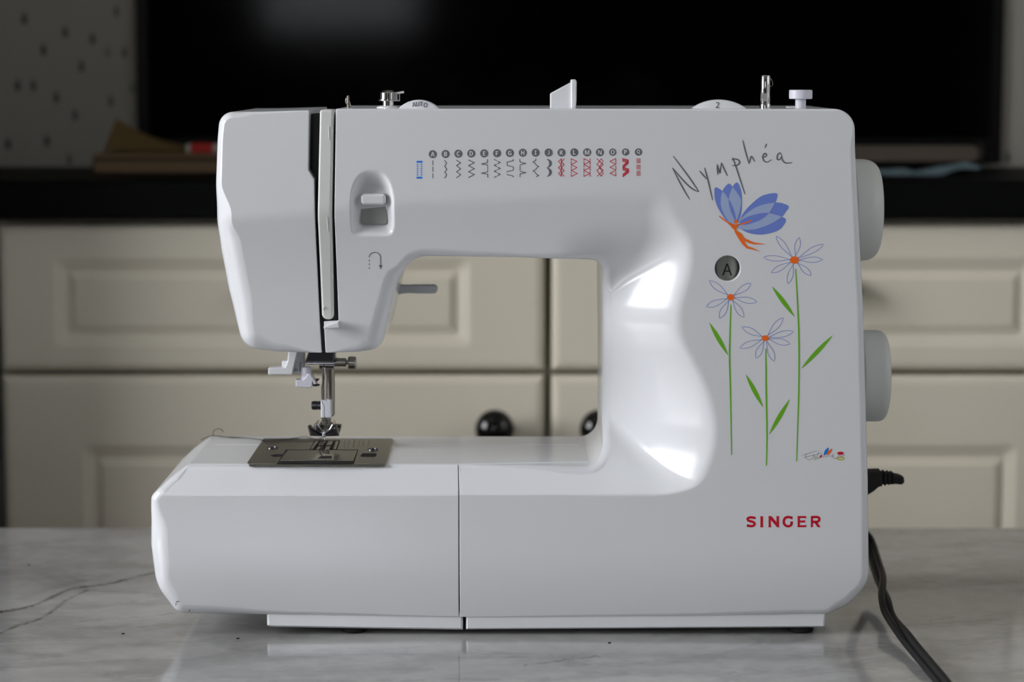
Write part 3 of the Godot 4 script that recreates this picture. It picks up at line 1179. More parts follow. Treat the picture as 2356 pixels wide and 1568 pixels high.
	for side in 2:
		for i in 25:
			var row := []
			for j in 6:
				var u := i / 24.0
				var y := 0.003 + 0.0055 * smoothstep(0.55, 1.0, u) + 0.0008 * sin(u * 19.0 + j) + 0.0010 * sin(u * 7.0 + j * 1.7)
				row.append(sheet.add(Vector3((u - 0.5) * ln, y - side * 0.0025 - 0.0008, -0.03 + 0.06 * j / 5.0), Vector3(-0.12 * smoothstep(0.5, 0.8, u) + 0.1 * cos(u * 19.0 + j), 1, 0.2).normalized() * (1.0 if side == 0 else -1.0)))
			rows.append(row)
	for h in 2:
		for i in 24:
			for j in 5:
				sheet.quad(rows[h * 25 + i][j], rows[h * 25 + i + 1][j], rows[h * 25 + i + 1][j + 1], rows[h * 25 + i][j + 1])
	for i in 24:
		sheet.quad(rows[i][5], rows[i + 1][5], rows[25 + i + 1][5], rows[25 + i][5])
	for j in 5:
		sheet.quad(rows[24][j], rows[24][j + 1], rows[49][j + 1], rows[49][j])
	var sh := build(sheet, "plastic_bag", "plastic_sheet", self)
	sh.position = Vector3((e0.x + e1.x) / 2, top, WALL_Z + 0.145)
	tag(sh, "flat crumpled bluish plastic bag on the worktop, before the brown board", "plastic bag")

# ---------------------------------------------------------------- the sewing machine
func corners(list: Array) -> Array:      # [u, v, z, corner radius, edge radius] -> [place, corner radius, edge radius]
	var out := []
	for k in list:
		var p := mm2(k[0], k[1], k[2])
		if k.size() > 5:
			p.y = k[5]
		out.append([p, k[3], k[4]])
	return out

func px_box(s: Shape, u0: float, v0: float, u1: float, v1: float, z: float, deep: float, b := 0.3) -> void:      # a rounded box seen between two corners; its front at z, so deep
	var a := mm(u0, v0, z)
	var c := mm(u1, v1, z)
	s.box(Vector3(minf(a.x, c.x), minf(a.y, c.y), z - deep), Vector3(maxf(a.x, c.x), maxf(a.y, c.y), z), b)

func px_poly(pts: Array, z: float) -> PackedVector2Array:
	var out := PackedVector2Array()
	for p in pts:
		out.append(mm2(p[0], p[1], z))
	return out

func px_rod(s: Shape, u0: float, v0: float, u1: float, v1: float, z: float, r_px: float, bev := 0.2, segs := 24) -> void:
	s.rod(mm(u0, v0, z), mm(u1, v1, z), r_px * 0.23, segs, bev)

func sewing_machine() -> void:
	var raw_arm := []
	var raw_column := []
	for p in [[480, 512], [545, 506], [640, 498], [722, 490], [770, 484], [905, 470], [1000, 466], [1100, 463], [1250, 458], [1400, 455], [1700, 455]]:
		raw_arm.append(mm2(p[0], p[1]))
	for p in [[1500, 1200], [1545, 1150], [1604, 1110], [1628, 1070], [1641, 1020], [1643, 975], [1634, 925], [1618, 880], [1596, 835], [1575, 795], [1562, 755], [1562, 715], [1571, 675], [1583, 630], [1588, 590], [1584, 555], [1572, 520], [1560, 490], [1560, 440]]:
		var q := mm2(p[0], p[1])
		raw_column.append(Vector2(q.y, q.x))
	crease_arm = curve(raw_arm, 12)
	crease_column = curve(raw_column, 16)
	chamfer_y = mm2(700, 1137).y
	belly_y = mm2(700, 1262).y
	pocket = mm2(856, 470)
	fade_a = mm2(1280, 600).x
	fade_b = mm2(1430, 600).x

	var m := thing("sewing_machine", "white sewing machine with a printed winged figure and daisies, standing on the marble table", "sewing machine", Vector3(0, TABLE, 0))
	# the main housing: arm, column and the right part of the base
	var window_hole := circle(mm2(1674, 617), 6.75, 0.5)
	window_hole.back = -4.5
	var a := corners([
		[773, 250, 0, 0.6, 0.5], [1962, 250, -5, 15, 1.3], [1967, 345, -4, 60, 3.6], [1985, 700, -5, 200, 4.2], [1996, 1090, -5, 200, 4.6], [1999, 1335, -5, 18, 5],
		[1957, 1392, -6, 22, 6], [1902, 1415, -5, 9, 4], [1500, 1419, -4, 5, 2], [1058, 1420, -4, 0.5, 0.4],
		[1057, 1137, 0, 0.4, 0.4], [1055.5, 1067, -20.7, 0.5, 0.4, BED], [1180, 1067, -20.7, 2, 1.6, BED], [1388, 1000, -34, 11, 4.5, BED], [1388, 800, -34, 30, 5.5], [1388, 596, -20, 8, 4.5], [1180, 592, -6, 30, 3],
		[948, 590, -6, 15, 5], [912, 652, -8, 25, 8], [874, 808, -11, 12.5, 9], [820, 812, -11, 5, 4.5], [748.5, 812, -11, 0.6, 0.5],
		[745, 739, -11, 0.5, 0.4], [779, 737, -11, 0.5, 0.4], [774, 620, -5, 10, 0.4], [769.5, 500, -1, 10, 0.5]])
	var s := Shape.new()
	shell(s, rounded(a), [window_hole], BACK)
	build(s, "housing", "white_plastic", m)
	# the cover over the needle end
	a = corners([
		[711, 253.5, 0, 0.6, 0.5], [709, 391, 0, 0.6, 0.5], [722.5, 412, 0, 0.6, 0.5], [726.5, 560, -3, 10, 0.5], [734.5, 740, -8, 20, 0.5], [740, 812, -11, 0.6, 0.5],
		[640, 811, -12, 6, 5.5], [556, 803, -12, 10.5, 9.5], [522, 670, -11, 60, 13], [505, 570, -10, 60, 13], [499, 500, -8, 60, 9], [497.5, 415, -4, 60, 3.6], [501, 320, -4, 40, 3.4], [506, 257, -3, 11.5, 3.5], [600, 256.5, -2, 5, 1.3]])
	s = Shape.new()
	var cover := rounded(a)
	cover.ridge = [mm2(520, 560).y, mm2(520, 480).y]
	shell(s, cover, [], BACK)
	build(s, "face_cover", "white_plastic", m)
	# the removable accessory tray round the free arm
	a = corners([
		[1054, 1067, -20.7, 0.5, 0.4, BED], [1055, 1137, 0, 0.4, 0.4], [1055.5, 1419, -4, 0.5, 0.4], [700, 1416, -4, 5, 2.5], [408, 1413, -6, 8, 6.5], [362, 1350, -9, 25, 9], [346, 1250, -11, 80, 11], [350, 1137, -7, 5, 5], [394, 1095, -14, 40, 3.5], [432, 1067, -20.7, 4, 1.6, BED], [520, 1067, -20.7, 5, 1.5, BED]])
	s = Shape.new()
	shell(s, rounded(a), [], BACK)
	var tray := build(s, "accessory_tray", "white_plastic", m)
	# chipped marks at its lower corner
	s = Shape.new()
	line(s, PackedVector2Array([mm2(403, 1387), mm2(411, 1385)]), 0.35, 0.0, 0.05)
	line(s, PackedVector2Array([mm2(403, 1389), mm2(402, 1396)]), 0.3, 0.0, 0.05)
	line(s, PackedVector2Array([mm2(434, 1406), mm2(433, 1410)]), 0.4, 0.0, 0.05)
	build(s, "chip", "ink_black", tray)
	# the cover strip between the two thread slots, and the dark inside behind it
	a = corners([[736, 252, 0, 1.5, 1.2], [768, 252, 0, 1.5, 1.4], [763.5, 500, 0, 30, 1.6], [767, 738, -6, 3.2, 1.8], [739, 736, -6, 3.2, 1.4], [730.5, 500, 0, 30, 1.2]])
	s = Shape.new()
	shell(s, rounded(a), [], -24.0, 0.3)
	# arrows moulded on it
	for k in [[757, 290, 757, 322, 1], [752.5, 499, 754.5, 532, 1], [747, 716, 743, 708, 0]]:
		var p := mm(k[0], k[1])
		var q := mm(k[2], k[3])
		p.z = front(p.x, p.y) + 0.42
		q.z = front(q.x, q.y) + 0.42
		s.tube(PackedVector3Array([p, p.lerp(q, 0.5), q]), 0.22, 6)
		if k[4]:
			s.tube(PackedVector3Array([q + Vector3(-0.9, 1.1, 0), q + Vector3(-0.45, 0.55, 0), q]), 0.2, 6)
			s.tube(PackedVector3Array([q + Vector3(0.7, 1.1, 0), q + Vector3(0.35, 0.55, 0), q]), 0.2, 6)
		else:
			s.tube(PackedVector3Array([q, q + Vector3(-0.5, -1.0, 0), q + Vector3(-0.9, -2.0, 0)]), 0.2, 6)
	build(s, "slot_cover", "ivory_plastic", m)
	s = Shape.new()
	s.extrude(px_poly([[708, 262], [772, 262], [770, 520], [779, 738], [748, 742], [748, 806], [739, 806], [733, 720], [726, 560], [722, 410], [706, 392]], -14), -40, -13)
	build(s, "slot_lining", "black_plastic", m)
	s = Shape.new()
	s.extrude(px_poly([[745.5, 750], [779, 739], [781, 752], [746.5, 754]], -8), -30, -4, 0.3)
	build(s, "slot_ledge", "white_plastic", m)

	# feet: two plinths, rubber feet under them
	s = Shape.new()
	s.extrude(px_poly([[613, 1405], [1065, 1405], [1065, 1449], [640, 1443], [620, 1442], [614, 1439]], -6), -100, -6, 1.2)
	build(s, "plinth", "white_plastic", m)
	s = Shape.new()
	s.extrude(px_poly([[1072, 1405], [1900, 1405], [1898, 1441], [1894, 1443], [1072, 1448]], -6), -100, -6, 1.0)
	build(s, "plinth", "white_plastic", m)
	for k in [[1842, -16], [1842, -88], [815, -16], [815, -88]]:
		s = Shape.new()
		var fx := mm2(k[0], 1450, k[1]).x
		s.lathe(Vector3(fx, 0, k[1]), Vector3.UP, [[0.0, 0.0], [6.0, 0.0], [7.0, 0.6], [7.6, 5.5], [0.0, 5.5]])
		build(s, "foot", "rubber", m)

	lever_pocket(m)
	top_fittings(m)
	wheels(m)
	needle_end(m)
	bed_plate(m)
	stitch_chart(m)
	picture(m)
	lettering(m)

func lever_pocket(m: Node3D) -> void:
	var floor_z := -7.6
	var s := Shape.new()
	# panel in which the lever slides
	var c := mm2(860.5, 483, floor_z)
	var w := 7.0
	var h := 7.6
	var outline := PackedVector2Array()
	for k in [[1, 1, 0.0], [-1, 1, 0.5], [-1, -1, 1.0], [1, -1, 1.5]]:
		for j in 6:
			outline.append(c + Vector2(k[0] * (w - 1.4), k[1] * (h - 1.4)) + Vector2.from_angle(PI * (k[2] + j / 10.0)) * 1.4)
	s.extrude(outline, floor_z - 3.0 + front(c.x, c.y) - front(pocket.x, pocket.y), front(c.x, c.y) + 0.25, 0.2)
	build(s, "lever_slot", "slot_plastic", m)
	s = Shape.new()
	var p := mm2(830, 472, -1.5)
	var q := mm2(887.5, 445.5, -1.5)
	s.box(Vector3(p.x, p.y, -9.0), Vector3(q.x, q.y, -1.2), 1.5)
	build(s, "reverse_lever", "white_plastic", m)
	# the sign under it: an arrow that turns back
	s = Shape.new()
	var pts := PackedVector2Array()
	for k in 13:
		var th := PI - PI * k / 12.0
		pts.append(mm2(861 + 13.2 * cos(th), 594 - 12 * sin(th)))
	pts.append(mm2(874.2, 604))
	pts.append(mm2(874, 614))
	line(s, pts, 0.42)
	ink(s, PackedVector2Array([mm2(870, 612), mm2(878, 612), mm2(874, 622)]))
	for k in [[599, 603.5], [608, 612], [617, 621]]:
		line(s, PackedVector2Array([mm2(847.7, k[0]), mm2(847.7, k[1])]), 0.42)
	build(s, "reverse_sign", "ink_grey", m)
	# the letter window on the right of the front: a silver drum behind the round hole
	s = Shape.new()
	c = mm2(1674, 617)
	s.lathe(Vector3(c.x, c.y - 16.0, -13.2), Vector3.UP, [[0.0, 0.0], [9.4, 0.0], [9.4, 32.0], [0.0, 32.0]], 72)
	var drum := build(s, "letter_drum", "silver_dial", m)
	s = Shape.new()
	letters(s, "A", sans, 6.3, Vector3(c.x + 0.1, c.y - 0.9, -3.72))
	build(s, "letter", "ink_black", drum)

func half_disc(s: Shape, u0: float, u1: float, v_top: float, z: float, deep: float, teeth := 0) -> Vector3:      # a dial that stands out of the top; returns its centre
	var a := mm(u0, 249, z)
	var b := mm(u1, 249, z)
	var rise := mm(u0, v_top, z).y - a.y
	var half := (b.x - a.x) / 2
	var r := (half * half + rise * rise) / (2 * rise)
	var c := Vector3((a.x + b.x) / 2, a.y + rise - r, z)
	s.lathe(Vector3(c.x, c.y, z - deep), Vector3(0, 0, 1), [[0.0, 0.0], [r, 0.0], [r, deep - 1.2], [r - 0.4, deep - 0.3], [r - 1.2, deep], [0.0, deep]], 96)
	for k in teeth:
		var th := TAU * k / teeth
		if sin(th) > 0.4:
			s.box(c + Vector3(cos(th) * (r - 0.15) - 0.22, sin(th) * (r - 0.15) - 0.22, -deep), c + Vector3(cos(th) * (r - 0.15) + 0.22, sin(th) * (r - 0.15) + 0.22, -0.6), 0.15)
	return c

func top_fittings(m: Node3D) -> void:
	var s := Shape.new()
	var top := mm2(1300, 250).y
	# thread tension dial
	half_disc(s, 917, 1010, 229.5, -14, 9, 110)
	var d := build(s, "tension_dial", "white_plastic", m)
	s = Shape.new()
	var word := "AUTO"
	for k in 4:
		letters(s, word[k], sans_bold, 2.45, mm(952.5 + [0, 8.6, 17.0, 26.5][k], [240.5, 239, 239, 241.5][k], -13.8) , [0.16, 0.05, -0.06, -0.16][k])
	build(s, "word", "ink_grey", d)
	# stitch length dial
	s = Shape.new()
	half_disc(s, 1594, 1718, 229, -14, 11)
	d = build(s, "length_dial", "white_plastic", m)
	s = Shape.new()
	letters(s, "2", sans, 3.0, mm(1651, 241.5, -13.8))
	build(s, "numeral", "ink_black", d)
	# pre-tension disc and hook for the bobbin thread
	var g := Node3D.new()
	g.name = "bobbin_thread_guide"
	m.add_child(g, true)
	s = Shape.new()
	var z := -26.0
	var c := mm(893, 244, z)
	s.lathe(Vector3(c.x, top, z), Vector3.UP, [[6.2, -1.0], [6.2, 0.6], [4.6, 1.3], [0.0, 1.3]])
	build(s, "base_ring", "white_plastic", g)
	s = Shape.new()
	var y0 := top
	var ya := mm(893, 232, z).y
	var yb := mm(893, 228, z).y
	var yc := mm(893, 212, z).y
	var yd := mm(893, 206.5, z).y
	s.lathe(Vector3(c.x, 0, z), Vector3.UP, [[3.1, y0], [3.1, ya], [5.0, ya], [5.15, (ya + yb) / 2], [5.0, yb], [4.3, yb], [4.3, yc - 0.3], [4.0, yc], [3.0, yd - 0.3], [1.6, yd], [0.0, yd + 0.1]])
	build(s, "disc", "chrome", g)
	s = Shape.new()
	px_box(s, 900, 212, 913, 232, z + 4.6, 1.0, 0.3)
	px_box(s, 911, 214, 914.5, 233, z + 4.4, 8.0, 0.3)
	px_box(s, 917, 215, 920.5, 233, z + 3.0, 4.0, 0.3)
	px_box(s, 903, 229.5, 920, 233, z + 3.0, 4.0, 0.3)
	s.tube(PackedVector3Array([mm(911, 214, z + 2), mm(917, 213.5, z + 2), mm(923, 212, z + 2), mm(929, 211.5, z + 2)]), 0.75, 10)
	build(s, "hook", "chrome", g)
	# a bent plate that guides the thread
	s = Shape.new()
	px_box(s, 797.5, 219, 803, 250, -34, 9.0, 0.4)
	s.tube(PackedVector3Array([mm(797, 226, -33), mm(795.6, 231, -33), mm(796.5, 238, -33), mm(798.5, 240, -33)]), 0.4, 8)
	s.tube(PackedVector3Array([mm(803, 233, -34), mm(806, 241, -34), mm(809, 247, -34)]), 0.4, 8)
	build(s, "thread_guide", "steel", m)
	# folded spool stand
	s = Shape.new()
	s.extrude(px_poly([[1266, 250], [1266, 216.5], [1268, 214], [1312, 190], [1318, 190], [1318, 250]], -30), -44, -30, 0.5)
	var st := build(s, "spool_stand", "white_plastic", m)
	s = Shape.new()
	s.extrude(px_poly([[1313.5, 250], [1313.5, 186], [1315.5, 182.5], [1324, 182.5], [1327, 187], [1326.5, 232], [1325, 250]], -28), -46, -28, 0.6)
	build(s, "stand_rib", "white_plastic", st)
	# bobbin winder: spindle with its spring, stop
	var w := Node3D.new()
	w.name = "bobbin_winder"
	m.add_child(w, true)
	s = Shape.new()
	z = -30.0
	c = mm(1760.5, 240, z)
	var h0 := mm(1760, 239, z).y
	var h1 := mm(1760, 173, z).y
	s.lathe(Vector3(c.x, 0, z), Vector3.UP, [[3.0, top - 1.0], [3.0, h0 - 0.5], [2.8, h0], [2.65, h0], [2.65, h0 + 1.2], [2.45, h0 + 1.4], [2.6, h0 + 1.6], [2.6, h1 - 0.6], [2.2, h1], [0.0, h1]])
	build(s, "spindle", "chrome", w)
	s = Shape.new()
	s.tube(curve3([mm(1771, 178, z), mm(1774, 182, z), mm(1777.5, 190, z), mm(1778, 194, z), mm(1775, 198, z), mm(1772, 198.5, z)]), 0.16, 6)
	build(s, "spring", "steel", w)
	s = Shape.new()
	c = mm(1842, 230, z)
	var k0 := mm(1842, 227.5, z).y
	var k1 := mm(1842, 206.5, z).y
	s.lathe(Vector3(c.x, 0, z), Vector3.UP, [[2.9, top - 1.0], [2.9, k0 - 0.2], [2.7, k0], [5.9, k0], [6.3, k0 + 0.4], [6.3, k1 - 0.4], [6.0, k1], [0.0, k1]])
	build(s, "winder_stop", "nylon", w)
	s = Shape.new()
	px_box(s, 1813, 244.2, 1842, 250, -40, 10.0, 0.3)
	build(s, "base_plate", "white_plastic", w)

func wheels(m: Node3D) -> void:
	# hand wheel above, pattern dial below, both turning on axles that run along x
	var rows := [["hand_wheel", 483.0, 117.5, 1955.0, 2021.5, -58.0], ["pattern_dial", 864.0, 104.5, 1975.0, 2038.0, -56.0]]
	for k in rows:
		var z: float = k[5]
		var c := mm(k[3], k[1], z)
		var l: float = mm(k[4], k[1], z).x - c.x
		var r: float = mm(k[3], k[1] - k[2], z).y - c.y
		var prof := [[0.0, 0.0], [r * 0.96, 0.0], [r, 0.6]]
		var start := l * (0.30 if k[0] == "hand_wheel" else 0.62)
		for i in 15:
			var th := PI * 0.5 * i / 14.0
			# a round shoulder, then a gently domed face
			prof.append([r * 0.45 + r * 0.55 * pow(cos(th), 0.42 if k[0] == "hand_wheel" else 0.30), start + (l - start) * pow(sin(th), 0.9)])
		prof.append([0.0, l + 0.6])
		var s := Shape.new()
		s.lathe(c, Vector3.RIGHT, prof, 72)
		build(s, k[0], "wheel_plastic", m)

func needle_end(m: Node3D) -> void:
	var z := -70.0
	var s := Shape.new()
	# needle threader of white plastic
	s.extrude(px_poly([[664, 806], [685, 806], [672, 861], [671, 862], [618.5, 862], [617, 860], [617, 848], [619, 845.5], [655, 845], [661, 830]], z + 8), z + 1, z + 8, 0.5)
	s.extrude(px_poly([[648.5, 852], [648.5, 832], [651, 829.5], [664, 829.5], [664, 852]], z + 2), z - 3, z + 2, 0.5)
	var th := build(s, "needle_threader", "white_plastic", m)
	s = Shape.new()
	s.extrude(px_poly([[676, 806], [700, 806], [700, 858], [670, 858]], z), z - 2, z, 0.2)
	build(s, "scale_plate", "white_plastic", th)
	s = Shape.new()
	letters(s, "SH", sans, 1.85, mm(678.5, 850.5, z + 0.15))
	for k in 11:
		var v := 833.0 + k * 2.1
		var w := 7.0 if k == 0 or k == 10 else 3.5
		var p := mm(689.5, v, z + 0.12)
		s.flat([p, p + Vector3(w * 0.23, 0, 0), p + Vector3(w * 0.23, -0.2, 0), p + Vector3(0, -0.2, 0)], Vector3(0, 0, 1))
	var e := mm(689.2, 833, z + 0.12)
	s.flat([e, e + Vector3(0.2, 0, 0), e + Vector3(0.2, -5.2, 0), e + Vector3(0, -5.2, 0)], Vector3(0, 0, 1))
	build(s, "scale_print", "ink_black", th)
	s = Shape.new()
	px_rod(s, 700.5, 806, 700.5, 846, z + 3, 2.2)
	build(s, "guide_rod", "chrome", th)
	s = Shape.new()
	px_rod(s, 704, 843.5, 704, 880, z + 3, 13.0, 0.5)
	s.extrude(px_poly([[680, 874], [683, 873.5], [697, 874], [703, 867], [708, 859], [713.5, 859], [729, 883], [722, 884], [718.5, 876], [718, 890], [710, 892.5], [684, 890], [681, 888]], z + 7), z, z + 7, 0.4)
	build(s, "threader_sleeve", "nylon", th)
	s = Shape.new()
	s.extrude(px_poly([[722, 871.5], [735, 872], [728, 879], [724, 879]], z + 2), z - 1, z + 2, 0.15)
	s.extrude(px_poly([[718, 880], [735, 884.5], [735, 887], [726, 888.5], [718, 887]], z + 2), z - 1, z + 2, 0.15)
	build(s, "threader_hook", "dark_steel", th)
	# needle clamp with its screw
	s = Shape.new()
	s.extrude(px_poly([[703, 806], [770, 806], [770, 828], [775, 829], [770, 836], [764, 838.5], [703, 837], [703, 829], [709, 812]], z + 4), z - 8, z + 4, 0.8)
	var clamp := build(s, "needle_clamp", "dark_steel", m)
	s = Shape.new()
	px_box(s, 703.5, 832.5, 772, 839, z + 6.0, 3.0, 0.9)
	px_box(s, 734, 838, 770, 849.5, z + 2.0, 8.0, 0.6)
	build(s, "clamp_bar", "chrome", clamp)
	s = Shape.new()
	px_rod(s, 768, 833, 797, 833, z + 1, 10.5, 0.4)
	px_rod(s, 794, 833, 804, 833, z, 5.5)
	build(s, "screw_neck", "steel", clamp)
	s = Shape.new()
	var a := mm(801, 834, z)
	var l := 4.6
	s.lathe(a, Vector3.RIGHT, [[0.0, 0.0], [3.1, 0.0], [3.6, 0.5], [3.6, l - 0.7], [3.0, l], [1.2, l], [1.0, l - 0.3], [0.0, l - 0.3]], 14)
	build(s, "screw_head", "steel", clamp)
	# presser bar and needle bar
	s = Shape.new()
	px_rod(s, 760.5, 806, 760.5, 957, z - 8, 10.5, 1.0)
	build(s, "presser_bar", "steel", m)
	s = Shape.new()
	px_rod(s, 745, 846, 745, 925, z + 2, 4.2)
	px_rod(s, 747.5, 880, 747.5, 1012, z + 2, 1.6)
	build(s, "needle", "chrome", m)
	# presser foot
	var f := Node3D.new()
	f.name = "presser_foot"
	m.add_child(f, true)
	s = Shape.new()
	px_box(s, 738, 921, 762, 961, z + 4, 6.0, 0.5)
	build(s, "holder", "satin_metal", f)
	s = Shape.new()
	var b := mm(717, 932, z - 1)
	s.lathe(b, Vector3.RIGHT, [[0.0, 0.0], [2.0, 0.0], [2.5, 0.5], [2.5, 3.4], [2.1, 3.5], [2.1, 3.7], [2.5, 3.8], [2.5, 5.2], [0.0, 5.2]], 20)
	build(s, "thumb_screw", "dark_steel", f)
	s = Shape.new()
	for k in 5:
		px_box(s, 739 + (k % 2), 960 + k * 3.6, 761 - (k % 2), 964.5 + k * 3.6, z + 3 + (k % 2) * 0.8, 5.0, 0.4)
	px_box(s, 722, 972, 771, 992, z - 2, 4.0, 1.2)
	build(s, "ankle", "steel", f)
	s = Shape.new()
	s.extrude(px_poly([[707.5, 981], [710, 979], [714, 980], [722, 988], [733, 995.5], [744, 997.5], [748, 997], [757, 993], [765, 986], [770, 981], [774, 980.5], [780, 1002.5], [745, 1003.5], [713, 1002.5]], z + 9), z + 4, z + 9, 0.6)
	build(s, "sole", "dark_steel", f)
	s = Shape.new()
	s.extrude(px_poly([[726, 974], [732, 972], [740, 985], [748, 990], [757, 985], [764, 972], [770, 976], [768, 988], [757, 1000], [738, 1000], [728, 990]], z + 4), z - 8, z + 5, 0.6)
	px_rod(s, 745, 997, 745, 1003, z + 9.2, 4.0, 0.4)
	build(s, "foot_clip", "chrome", f)
	s = Shape.new()
	s.extrude(px_poly([[765, 976], [785, 977], [785, 983], [779, 1001], [768, 1001]], z - 6), z - 10, z - 6, 0.3)
	build(s, "rear_toe", "steel", f)
	# lever that lifts the foot, seen through the opening
	s = Shape.new()
	var outline := PackedVector2Array()
	for p in [[902, 652], [912, 653.5], [925, 656], [945, 656.5]]:
		outline.append(mm2(p[0], p[1], -104))
	for k in 7:
		outline.append(mm2(951 + k * 7.4, 655.0, -104))
		outline.append(mm2(954.5 + k * 7.4, 656.3, -104))
	for p in [[1003, 657], [1006.5, 662], [1006.5, 668], [1003, 673.5], [997, 675], [960, 675], [940, 674], [925, 675.5], [909, 679], [902, 680]]:
		outline.append(mm2(p[0], p[1], -104))
	s.extrude(outline, -110, -104, 0.5)
	build(s, "presser_lifter", "grey_plastic", m)
	s = Shape.new()
	s.tube(curve3([mm(745, 838, -66), mm(744, 850, -66), mm(746, 870, -66), mm(741, 885, -66), mm(740, 900, -66), mm(742, 925, -65), mm(746, 935, -64.5), mm(746, 955, -64.5), mm(751, 970, -64), mm(748, 990, -61), mm(747, 1006, -66)], 6), 0.17, 6)
	build(s, "needle_thread", "thread", m)

func on_bed(u: float, v: float, h := 0.0) -> Vector3:      # mm, on the level of the bed
	return at_y(u, v, (BED + h) * 0.001) * 1000.0

func bed_slab(s: Shape, pts: Array, low: float, high: float, b := 0.2) -> void:      # a flat piece lying on the bed, its outline as seen
	s.xf = Transform3D(Basis(Vector3(1, 0, 0), Vector3(0, 0, -1), Vector3(0, 1, 0)), Vector3.ZERO)
	var outline := PackedVector2Array()
	for p in pts:
		var q := on_bed(p[0], p[1], high)
		outline.append(Vector2(q.x, -q.z))
	s.extrude(outline, BED + low, BED + high, b)
	s.xf = Transform3D.IDENTITY

func bed_plate(m: Node3D) -> void:
	var s := Shape.new()
	bed_slab(s, [[433, 1066.5], [480, 1023], [1330, 1023], [1395, 1040], [1395, 1060], [1040, 1066.5]], -1.0, 0.35, 0.25)
	build(s, "bed_panel", "white_plastic", m)
	s = Shape.new()
	bed_slab(s, [[496, 1022], [510, 1005], [1325, 1005], [1330, 1022]], -1.0, 0.12, 0.1)
	build(s, "bed_edge", "white_plastic", m)
	s = Shape.new()
	bed_slab(s, [[569, 1062], [606, 1007.5], [901, 1007.5], [905, 1010], [889, 1063], [885, 1065.5], [574, 1065.5]], -0.5, 1.1, 0.3)
	var plate := build(s, "needle_plate", "plate_steel", m)
	# engraved lines of the seam guide
	s = Shape.new()
	for k in [790, 800, 812, 824, 834, 846]:
		bed_slab(s, [[k, 1030 - (k - 780) * 0.06], [k + 3, 1012], [k + 4.6, 1012], [k + 1.6, 1030 - (k - 780) * 0.06]], 0.9, 1.14, 0.0)
	build(s, "seam_line", "dark_steel", plate)
	# slots and the feed dogs in them
	s = Shape.new()
	bed_slab(s, [[711, 1033], [725, 1012], [783, 1012], [776, 1033]], 0.8, 1.16, 0.0)
	build(s, "feed_slot", "black_plastic", plate)
	for k in [[713, 1031, 726, 1014, 7], [733, 1021, 739, 1014, 11], [751, 1021, 755, 1014, 12], [727, 1032, 731, 1026, 12], [747, 1032, 750, 1026, 11], [766, 1031, 772, 1014, 7]]:
		s = Shape.new()
		bed_slab(s, [[k[0], k[1]], [k[2], k[3]], [k[2] + k[4], k[3]], [k[0] + k[4], k[1]]], 0.9, 2.0, 0.3)
		build(s, "feed_dog", "steel", plate)
	# screws and holes
	for k in [[627, 1030, 14.0], [858, 1034, 13.0]]:
		s = Shape.new()
		var c := on_bed(k[0], k[1], 1.1)
		s.lathe(Vector3(c.x, BED, c.z), Vector3.UP, [[3.2, 0.8], [3.0, 1.5], [2.2, 1.7], [2.0, 1.2], [0.0, 1.2]], 24)
		build(s, "screw", "dark_steel", plate)
	s = Shape.new()
	bed_slab(s, [[829, 1048], [834, 1042], [866, 1042], [866, 1047], [862, 1050], [832, 1050]], 0.8, 1.16, 0.0)
	build(s, "slot", "black_plastic", plate)
	s = Shape.new()
	bed_slab(s, [[622, 1047], [634, 1044], [650, 1044], [648, 1049], [632, 1050]], 0.8, 1.16, 0.0)
	build(s, "slot", "black_plastic", plate)
	# the sliding cover over the bobbin
	s = Shape.new()
	bed_slab(s, [[637, 1066], [658, 1033.5], [824, 1033.5], [814, 1066]], 0.8, 1.20, 0.0)
	build(s, "cover_gap", "black_plastic", plate)
	s = Shape.new()
	bed_slab(s, [[643, 1058], [661, 1035], [822, 1035], [813, 1058]], 0.9, 1.6, 0.3)
	var cover := build(s, "bobbin_cover", "plate_steel", m)
	s = Shape.new()
	bed_slab(s, [[714, 1058], [722, 1053], [727, 1044], [783, 1044], [779, 1054], [777, 1058]], 1.2, 1.68, 0.1)
	build(s, "cover_latch", "smoked_plastic", cover)
	s = Shape.new()
	bed_slab(s, [[732, 1053], [738, 1048], [764, 1048], [762, 1053]], 1.3, 1.85, 0.1)
	build(s, "latch_grip", "black_plastic", cover)

# ---------------------------------------------------------------- the prints
func chart(x: float, y: float) -> Vector2:
	return mm2(940.0 + x / 4.207, 320.0 + y / 4.207)

func chart_line(s: Shape, pts: Array, w := 0.36) -> void:
	var p := PackedVector2Array()
	for k in pts:
		p.append(chart(k[0], k[1]))
	strokes(s, p, w)

